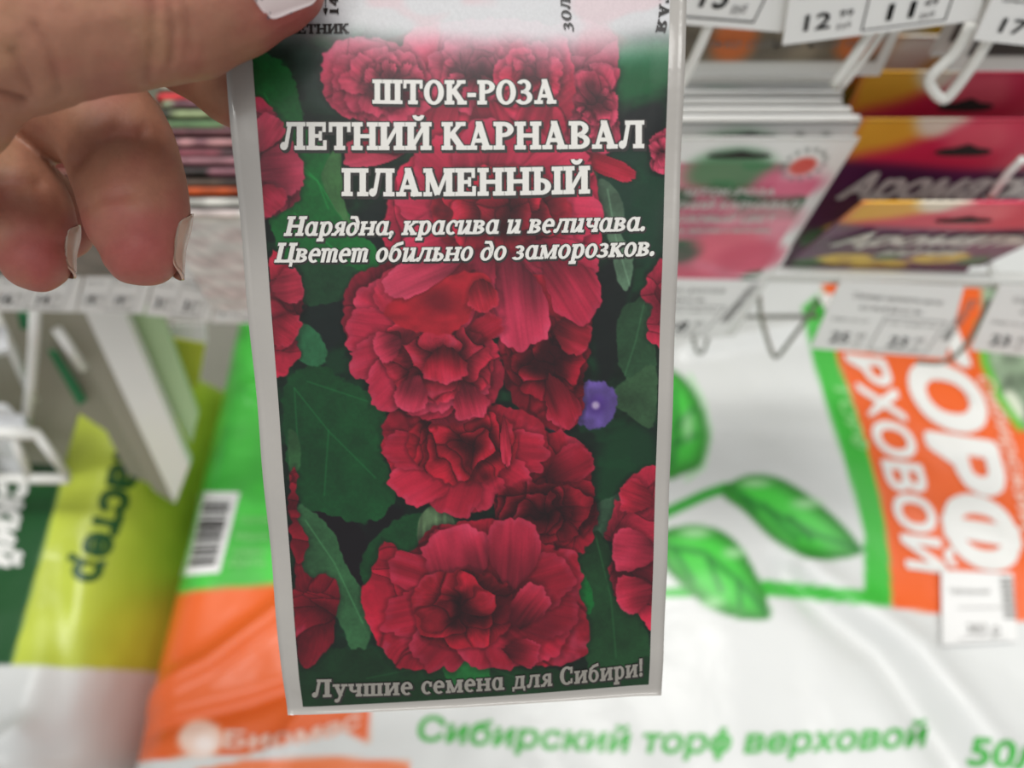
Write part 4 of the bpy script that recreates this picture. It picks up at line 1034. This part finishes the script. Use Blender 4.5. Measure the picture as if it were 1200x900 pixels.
price_tag([(1190, -60), (1400, -50), (1360, 70), (1141, 47)], UY - .003, ('17', '99'), ('15', '49'), (), 'upper price tag in the top right corner of the view', dark='ink_black')
price_tag([(752, -190), (985, -180), (917, 38), (690, 20)], UY + .003, ('14', '99'), ('13', '49'), (), 'upper price tag just right of the held packet, partly behind the tag reading 12', dark='ink_black')
lt = [((8, 288), (104, 288), (88, 366), (-14, 364)), ((108, 288), (190, 288), (168, 368), (90, 366)), ((192, 288), (262, 290), (246, 377), (170, 369)), ((264, 290), (345, 292), (336, 380), (248, 378))]
ll = ['left rail price tag under the fingertip of the ring finger', 'left rail price tag reading 19, between the two fingertips', 'left rail price tag reading 31, right under the middle fingertip', 'left rail price tag at the edge of the held packet, its right part hidden']
for i, q_ in enumerate(lt):
    price_tag(list(q_), RY - .016, (('16', '99'), ('19', '49'), ('31', '49'), ('27', '99'))[i], (('14', '99'), ('19', '99'), ('31', '99'), ('25', '99'))[i], ('Семена',), ll[i], bar=False)
# upper edge strip that carries the left tags
m_ = MB(); a_ = at_y(-150, 296, RY - .014); b_ = at_y(420, 298, RY - .014); m_.box((a_[0], RY - .014, a_[2] - .0035), (b_[0], RY - .011, a_[2] + .008)); m_.build('tag_strip', M['metal'], rack)

# ------------------------------------------------------------------ hanging packets
def sheet(name, corners, paint, nu, nv, root, th=.0008, mat='card_print', bulge=.0):
    """corners TL,TR,BR,BL in space"""
    q = np.asarray(corners, float); U, V = np.meshgrid(np.linspace(0, 1, nu), np.linspace(0, 1, nv))
    u = U.reshape(-1, 1); v = V.reshape(-1, 1)
    n = np.cross(q[1] - q[0], q[0] - q[3]); n /= np.linalg.norm(n)
    if n[1] > 0: n = -n
    P_ = q[0] * (1 - u) * (1 - v) + q[1] * u * (1 - v) + q[2] * u * v + q[3] * (1 - u) * v
    P_ = P_ + n * bulge * (np.sin(math.pi * u) * np.sin(math.pi * v)) ** .6
    C = paint(u.ravel(), v.ravel()); k = nu * nv
    pr = list(range(nu)) + [nu - 1 + nu * j for j in range(1, nv)] + [nu * nv - 2 - i for i in range(nu - 1)] + [nu * (nv - 2 - j) for j in range(nv - 2)]
    fs = grid_faces(nu, nv).tolist() + grid_faces(nu, nv, k)[:, ::-1].tolist() + [(pr[i], pr[(i + 1) % len(pr)], pr[(i + 1) % len(pr)] + k, pr[i] + k) for i in range(len(pr))]
    mesh_obj(name, np.concatenate([P_, P_ - n * th]), fs, M[mat], root, True, colors=np.concatenate([C, C]))
    return q, n
def slot(q, n, u, v, wu, hv, root, off=.0009):
    pts = []
    for k in range(24):
        a = 2 * math.pi * k / 24; pts.append((wu * np.sign(math.cos(a)) * abs(math.cos(a)) ** .6, hv * np.sin(a)))
    pts = np.array(pts); bump = (np.abs(pts[:, 0]) < wu * .35) & (pts[:, 1] < 0); pts[bump, 1] *= 2.0
    P_ = q[0] + (q[1] - q[0]) * (u + pts[:, :1]) + (q[3] - q[0]) * (v + pts[:, 1:]) + n * off
    mesh_obj('hanging_slot', P_, [tuple(range(24))], M['slot'], root)
def paint_white_rose(u, v):
    P = Paint(u * 100, v * 180, np.array((226, 226, 222), float)); X, Y = P.X, P.Y
    m = P.sel(7, 16, 92, 172); Xn = X[m]; Yn = Y[m]
    n = fbm(Xn / 14, Yn / 14, 5, 3); col = np.array([214, 120, 140.]) * (.75 + .5 * n)[:, None]
    g = sstep(.56, .62, fbm(Xn / 22 + 4, Yn / 16, 9, 2))[:, None]; col = col * (1 - g) + np.array([46, 96, 62.]) * g
    P.C[m] = col
    for cx, cy, r, c in ((44, 22, 22, (60, 122, 72)), (78, 30, 18, (214, 96, 128)), (30, 52, 26, (200, 110, 130)), (74, 60, 22, (222, 140, 156)), (20, 42, 12, (52, 96, 66)), (62, 82, 22, (220, 90, 112)), (34, 88, 14, (60, 76, 60)), (80, 92, 20, (206, 70, 100)), (40, 120, 30, (206, 80, 106)), (70, 130, 20, (60, 100, 70))):
        P.blob(cx, cy, r, r * .7, c, .35, .85)
    P.poly([(70, 10), (95, 10), (95, 26), (74, 26)], (226, 226, 222), 5, 0, .8)
    for k in range(14):
        a = k / 14 * 6.28; P.blob(80 + 10 * math.cos(a), 17 + 10 * math.sin(a), 1.3, 1.3, (90, 96, 90), .5, .7)
    P.blob(80, 18, 6.5, 6, (206, 72, 60), .2, 1)
    return lin(np.clip(P.C, 0, 255))
def paint_night(seed, sv=1.0):
    def f(u, v):
        X, Y = u * 100, v * 100 * sv
        P = Paint(X, Y, np.array((88, 36, 78), float))
        n = fbm(X / 30, Y / 20, seed, 3)[:, None]; P.C *= (.7 + .6 * n)
        P.poly([(0, -5), (100, -5), (100, 26), (70, 34), (30, 30), (0, 24)], (206, 40, 78), 5, 4)
        P.poly([(0, -5), (40, -5), (26, 14), (10, 22), (0, 24)], (224, 166, 52), 7, 4)
        P.poly([(22, -3), (44, -3), (40, 8), (28, 10)], (226, 216, 196), 4, 4)
        P.poly([(40, 4), (60, 0), (66, 18), (44, 22)], (224, 92, 110), 6, 4)
        P.poly([(80, 2), (104, 6), (104, 34), (84, 30)], (176, 30, 64), 6, 4)
        for cx, cy in ((24, 84), (70, 82), (46, 96)):
            for k in range(7):
                a = k / 7 * 6.28 + cx; P.blob(cx + 8 * math.cos(a), cy + 6 * math.sin(a), 7, 5, (214, 180, 62), .3, 1)
            P.blob(cx, cy, 4, 3, (170, 120, 40), .4, 1)
        for cx, cy in ((44, 76), (90, 88), (8, 92)): P.blob(cx, cy, 7, 9, (60, 110, 58), .4, .9)
        return lin(np.clip(P.C, 0, 255))
    return f
def V3(x, y, z): return np.array([x, y, z], float)
# white hollyhock packets: stack of nine on one hook, the front one shows its picture
ztop = CAMZ - .198; nW = 9
for i in range(nW):
    Y0 = .2385 + i * .0052 + (.001 if i else 0); dz = .0008 * ((i * 7) % 4) + (.0008 * i); dx = .0012 * ((i * 5) % 3) - .0012 - .0012 * i
    x1 = .139 + dx; x0 = x1 - .082
    q = [V3(x0, Y0, ztop + dz), V3(x1, Y0, ztop + dz), V3(x1 - .014, Y0 + .004, ztop - .140), V3(x0 - .014, Y0 + .004, ztop - .140)]
    lb = 'white packet with pink hollyhock picture, front of the stack right of the hand' if i == 0 else \
         ('white packet edge directly behind the front hollyhock packet' if i == 1 else 'white packet edge in the stack behind the front hollyhock packet, number %s back' % ('two', 'three', 'four', 'five', 'six', 'seven', 'eight')[i - 2])
    r_ = empty('seed_packet', q[3], lb, 'seed packet', 'white hollyhock packets on one hook')
    full = i == 0
    q, n_ = sheet('pouch', q, paint_white_rose, 70 if full else 24, 110 if full else 40, r_, .0012 if full else .0040, bulge=.0012 if full else 0)
    slot(q, n_, .45, .055, .16, .009, r_, .0016) if full else slot(q, n_, .48, .05, .14, .008, r_, .0004)
    if full:
        for (s_, u0, v0, wu, hv) in (('ШТОК-РОЗА', .26, .205, .46, .026), ('ЛЕТНИЙ КАРНАВАЛ', .12, .265, .76, .032), ('РОЗОВЫЙ ЦВЕТ', .22, .325, .58, .030), ('Нарядна, красива и величава.', .14, .372, .68, .020)):
            plane_text(s_, q[0] + (q[1] - q[0]) * u0 + (q[3] - q[0]) * v0 + n_ * .0016, (q[1] - q[0]) * wu, (q[0] - q[3]) * hv, 'ink_white', r_, .02)
# night-scented packets, right
def night(Yt, Yb, zt, zb, x0, wd, lab, seed, letter=True, dx=0.0):
    q = [V3(x0 + dx, Yt, zt), V3(x0 + wd + dx, Yt, zt), V3(x0 + wd, Yb, zb), V3(x0, Yb, zb)]
    r_ = empty('seed_packet', q[3], lab, 'seed packet', 'purple night-scented packets on the right')
    hh = np.linalg.norm(q[0] - q[3]); k = .083 / hh
    q, n_ = sheet('pouch', q, paint_night(seed, 1 / k), 90, 80, r_, .0012, bulge=.001)
    slot(q, n_, .50, .20 * k, .12, .028 * k, r_, .0012)
    if letter:
        plane_text('Ароматы', q[0] + (q[1] - q[0]) * .07 + (q[3] - q[0]) * .54 * k + n_ * .0014, (q[1] - q[0]) * .86, (q[0] - q[3]) * .19 * k, 'ink_white', r_, .045, .3)
        plane_text('ночи', q[0] + (q[1] - q[0]) * .34 + (q[3] - q[0]) * .70 * k + n_ * .0014, (q[1] - q[0]) * .36, (q[0] - q[3]) * .11 * k, 'ink_white', r_, .045, .3)
    return r_
night(.212, .246, CAMZ - .207, CAMZ - .283, .136, .098, 'purple packet with yellow flowers tipped forward, front one at the right rail', 3)
night(.252, .262, CAMZ - .200, CAMZ - .312, .143, .100, 'purple and crimson packet standing behind the tipped one, white script across it', 8)
night(.272, .276, CAMZ - .192, CAMZ - .300, .146, .100, 'purple packet with yellow and crimson top, second behind the tipped one', 14, False)
def paint_olive(u, v):
    P = Paint(u * 100, v * 100, np.array((150, 140, 44), float)); n = fbm(P.X / 18, P.Y / 12, 6, 3); P.C *= (.55 + .9 * n)[:, None]
    P.blob(24, 6, 14, 12, (222, 120, 40), .4, 1); P.blob(44, 8, 14, 14, (226, 220, 210), .4, 1); P.blob(60, 16, 12, 10, (226, 180, 40), .4, 1)
    return lin(np.clip(P.C, 0, 255))
for i in range(2):
    q = [V3(.128 + .004 * i, .292 + .014 * i, CAMZ - .189 + .010 * i), V3(.238, .292 + .014 * i, CAMZ - .189 + .010 * i), V3(.238, .294 + .014 * i, CAMZ - .32), V3(.128, .294 + .014 * i, CAMZ - .32)]
    r_ = empty('seed_packet', q[3], ('olive packet with an orange and white bloom peeping over the purple ones', 'olive packet rearmost at the right, only its top strip showing')[i], 'seed packet', 'olive packets behind the purple ones')
    sheet('pouch', q, paint_olive, 50, 40, r_, .0012)
# upper tier: packets whose feet show under the upper tags
def paint_upper(kind):
    def f(u, v):
        P = Paint(u * 100, v * 100, np.array((122, 112, 94) if kind == 0 else (44, 36, 32), float))
        n = fbm(P.X / 16, P.Y / 9, 31 + kind, 3); P.C *= (.6 + .8 * n)[:, None]
        if kind == 0:
            P.blob(36, 86, 9, 9, (222, 110, 40), .4, .9); P.blob(86, 88, 9, 6, (214, 110, 44), .4, .9); P.blob(84, 78, 9, 5, (60, 44, 34), .4, .8)
        else:
            P.blob(40, 84, 22, 8, (70, 80, 50), .5, .8); P.blob(70, 50, 20, 12, (30, 26, 24), .5, .8)
        P.poly([(-5, 94.5), (105, 94.5), (105, 105), (-5, 105)], (222, 222, 216), .7)
        P.poly([(96, -5), (105, -5), (105, 105), (96, 105)], (222, 222, 216), .7)
        P.poly([(-5, -5), (4, -5), (4, 105), (-5, 105)], (222, 222, 216), .7)
        return lin(np.clip(P.C, 0, 255))
    return f
def upper(kind, x0, x1, Y, zb, label, txt):
    q = [V3(x0, Y, zb + .11), V3(x1, Y, zb + .11), V3(x1, Y, zb), V3(x0, Y, zb)]
    r_ = empty('seed_packet', q[3], label, 'seed packet', 'packets of the upper tier')
    q, n_ = sheet('pouch', q, paint_upper(kind), 60, 80, r_, .0012)
    plane_text(txt, q[3] + (q[1] - q[0]) * .10 + (q[0] - q[3]) * .12 + n_ * .0012, (q[1] - q[0]) * .82, (q[0] - q[3]) * .035, 'ink_white' if kind else 'ink_soft', r_, .01, .2)
for i in range(3):
    Yq = .262 + .006 * i
    if i == 0: upper(0, .050, .147, Yq, CAMZ - .1865, 'brown and orange packet of the upper tier, white foot above the hollyhock stack', 'не только солнце, но и тень')
upper(0, .052, .146, .272, CAMZ - .184, 'brown packet of the upper tier, just behind the brown and orange one', 'лучшие семена')
upper(1, .165, .26, .250, CAMZ - .176, 'dark packet of the upper tier at the right edge, behind the wire loop', 'раннеспелый')
upper(1, .163, .258, .262, CAMZ - .178, 'dark packet of the upper tier, right behind the first dark one', 'урожайный')

# left stack: packets one behind another, only a strip of each showing
cols = [((222, 220, 214), (214, 200, 196)), ((214, 214, 206), (196, 194, 186)), ((196, 86, 40), (150, 60, 30)), ((92, 74, 62), (60, 50, 44)), ((130, 86, 96), (40, 36, 34)), ((150, 104, 112), (110, 150, 96)),
        ((120, 60, 70), (60, 40, 44)), ((176, 128, 130), (120, 80, 88)), ((92, 56, 62), (40, 30, 34)), ((126, 84, 92), (90, 120, 80)), ((136, 150, 110), (60, 60, 56)), ((106, 70, 80), (150, 160, 130)), ((190, 50, 56), (60, 54, 56)), ((120, 140, 104), (150, 150, 136)), ((178, 44, 50), (90, 96, 80)), ((216, 220, 216), (190, 200, 196)), ((104, 150, 76), (160, 180, 140)), ((214, 92, 50), (190, 70, 40))]
names = ['white front', 'pale grey', 'rust-red', 'dark brown', 'mauve and black', 'mauve and green', 'dark crimson', 'dusty pink', 'dark plum', 'plum and green', 'grey-green', 'mauve and pale green', 'red-spotted', 'sage', 'red and green', 'white topped', 'leaf green', 'orange']
for i, (ca1, cb1) in enumerate(cols):
    Yq = .2215 + i * .0048; zt = CAMZ - .2235 + .0006 * (i % 3) + .0011 * i
    def pf(u, v, a=ca1, b=cb1, s=i):
        n = sstep(.42, .58, fbm(u * 7 + s * 3.1, v * 26, s, 3))[:, None]
        c = np.array(a, float) * (1 - n) + np.array(b, float) * n
        return lin(np.clip(c * (.85 + .3 * vn(u * 30, v * 40, s))[:, None], 0, 255))
    x0 = -.147 + .001 * ((i * 5) % 4) - .0008 * i; wd = .085
    q = [V3(x0, Yq, zt), V3(x0 + wd, Yq, zt), V3(x0 + wd, Yq + .003, zt - .07), V3(x0, Yq + .003, zt - .07)]
    r_ = empty('seed_packet', q[3], '%s packet in the tight stack between the fingers and the held packet' % names[i], 'seed packet', 'packets in the left stack')
    sheet('pouch', q, pf, 30, 24, r_, .0036)
# second left stack, behind the hand
for i in range(5):
    Yq = .225 + i * .012
    q = [V3(-.245, Yq, CAMZ - .225), V3(-.155, Yq, CAMZ - .225), V3(-.155, Yq + .003, CAMZ - .29), V3(-.245, Yq + .003, CAMZ - .29)]
    r_ = empty('seed_packet', q[3], 'packet hidden behind the curled fingers, %s of its stack' % ('front', 'second', 'middle', 'fourth', 'rear')[i], 'seed packet', 'packets behind the fingers')
    sheet('pouch', q, lambda u, v, s=i: lin(np.array([[120 + 20 * s, 110, 100.]]) * (.8 + .4 * fbm(u * 8, v * 12, s, 2))[:, None]), 20, 20, r_, .0012)

# ------------------------------------------------------------------ left end of the rack
def lean_px(px, py, dY=0.0):
    """leaning plane of the rack's left end: Y .25 at z -.33 to Y .21 at z -.49 under the camera"""
    k = (.25 - .21) / .16
    py_ = (450 - py) / F; dy = cP + py_ * sP; dz = -sP + py_ * cP
    d = (.25 + .33 * k + dY) / (dy - k * dz)
    return pxd(px, py, d)
def plate(pxq, dY, th, mat, name, parent):
    q = np.array([lean_px(a, b, dY) for a, b in pxq]); n = np.cross(q[1] - q[0], q[0] - q[3]); n /= np.linalg.norm(n)
    if n[1] > 0: n = -n
    m_ = MB(); m_.slab(q, n, th); return m_.build(name, M[mat], parent)
plate([(92, 350), (138, 350), (222, 545), (205, 590)], 0, .006, 'metal', 'slanted_post', rack)
plate([(62, 350), (92, 350), (205, 590), (180, 575)], .006, .004, 'olive', 'post_web', rack)
m_ = MB(); m_.tube([lean_px(66, 385, -.002), lean_px(98, 432, -.002)], .0028, 10); m_.build('brace_wire', M['metal'], rack, True)
m_ = MB(); m_.tube([lean_px(42, 350, -.004), lean_px(40, 400, -.004), lean_px(36, 450, -.004), lean_px(30, 500, -.004)], .0030, 10); m_.build('brace_wire', M['metal'], rack, True)
m_ = MB(); m_.tube([lean_px(-10, 360, .002), lean_px(14, 410, .002), lean_px(40, 470, .002)], .0026, 10); m_.build('brace_wire', M['metal'], rack, True)
sp = MB(); q = np.array([lean_px(a, b, .02) for a, b in [(-180, 330), (120, 330), (205, 580), (150, 556), (124, 505), (92, 484), (74, 545), (-200, 530)]]); n = np.cross(q[1] - q[0], q[0] - q[-1]); n /= np.linalg.norm(n)
if n[1] > 0: n = -n
sp.add(np.concatenate([q, q - n * .004]), [tuple(range(8)), tuple(range(15, 7, -1))] + [(i, i + 8, (i + 1) % 8 + 8, (i + 1) % 8) for i in range(8)]); so = sp.build('end_panel', M['olive'], rack)
def loose(pxq, dY, th, mat, name, label, cat):
    q = np.array([lean_px(a, b, dY) for a, b in pxq]); n = np.cross(q[1] - q[0], q[0] - q[3]); n /= np.linalg.norm(n)
    if n[1] > 0: n = -n
    m_ = MB(); m_.slab(q, n, th); o = m_.build(name, M[mat], None, origin=q[3]); return tag(o, label, cat)
loose([(124, 350), (182, 350), (232, 485), (224, 520)], .010, .003, 'sage', 'sage_card', 'pale sage-green card beside the slanted white post', 'card')
loose([(56, 412), (66, 414), (101, 470), (92, 476)], .012, .002, 'dark_green', 'card_strip', 'dark green strip seen through the left end of the rack', 'card')
loose([(20, 368), (34, 368), (36, 386), (24, 386)], .012, .002, 'dark_green', 'card_strip', 'small green patch under the left price tags', 'card')
loose([(196, 396), (240, 404), (233, 446), (216, 474)], .034, .002, 'bag_ink_yellow', 'card_strip', 'yellow card piece behind the slanted white post, beside the green sack side', 'card')
loose([(203, 380), (240, 380), (242, 402), (196, 394)], .03, .002, 'sticker', 'card_strip', 'small white card behind the left price tags, above the yellow sack corner', 'card')
# small wire basket, lower left
bk_ = empty('wire_basket', lean_px(0, 560, -.01), 'white wire basket corner at the left edge, above the dark green sack panel', 'basket')
def wire(pts, r, name='wire'):
    m_ = MB(); m_.tube([lean_px(a, b, -.012) for a, b in pts], r, 10); return m_.build(name, M['metal'], bk_, True)
wire([(-60, 505), (44, 509)], .0036, 'rim_wire'); wire([(-60, 560), (80, 561)], .0034, 'rim_wire')
wire([(42, 508), (78, 556)], .0028); wire([(14, 508), (34, 560)], .0028); wire([(-20, 508), (-6, 560)], .0028)
def film(pxq, dY, bulge, root, seed):
    q = np.array([lean_px(a, b, dY) for a, b in pxq]); n = np.cross(q[1] - q[0], q[0] - q[3]); n /= np.linalg.norm(n)
    if n[1] > 0: n = -n
    U, V = np.meshgrid(np.linspace(0, 1, 30), np.linspace(0, 1, 30)); u = U.reshape(-1, 1); v = V.reshape(-1, 1)
    P_ = q[0] * (1 - u) * (1 - v) + q[1] * u * (1 - v) + q[2] * u * v + q[3] * (1 - u) * v + n * bulge * (fbm(u * 4, v * 4, seed, 3) - .3)
    return mesh_obj('crumpled_film', P_, grid_faces(30, 30), M['film'], root, True)
film([(-80, 470), (10, 470), (40, 505), (-80, 505)], -.008, .008, bk_, 3)
film([(-80, 372), (2, 378), (18, 412), (-80, 440)], -.006, .008, bk_, 7)
film([(-80, 510), (22, 512), (34, 558), (-80, 556)], -.006, .006, bk_, 9)
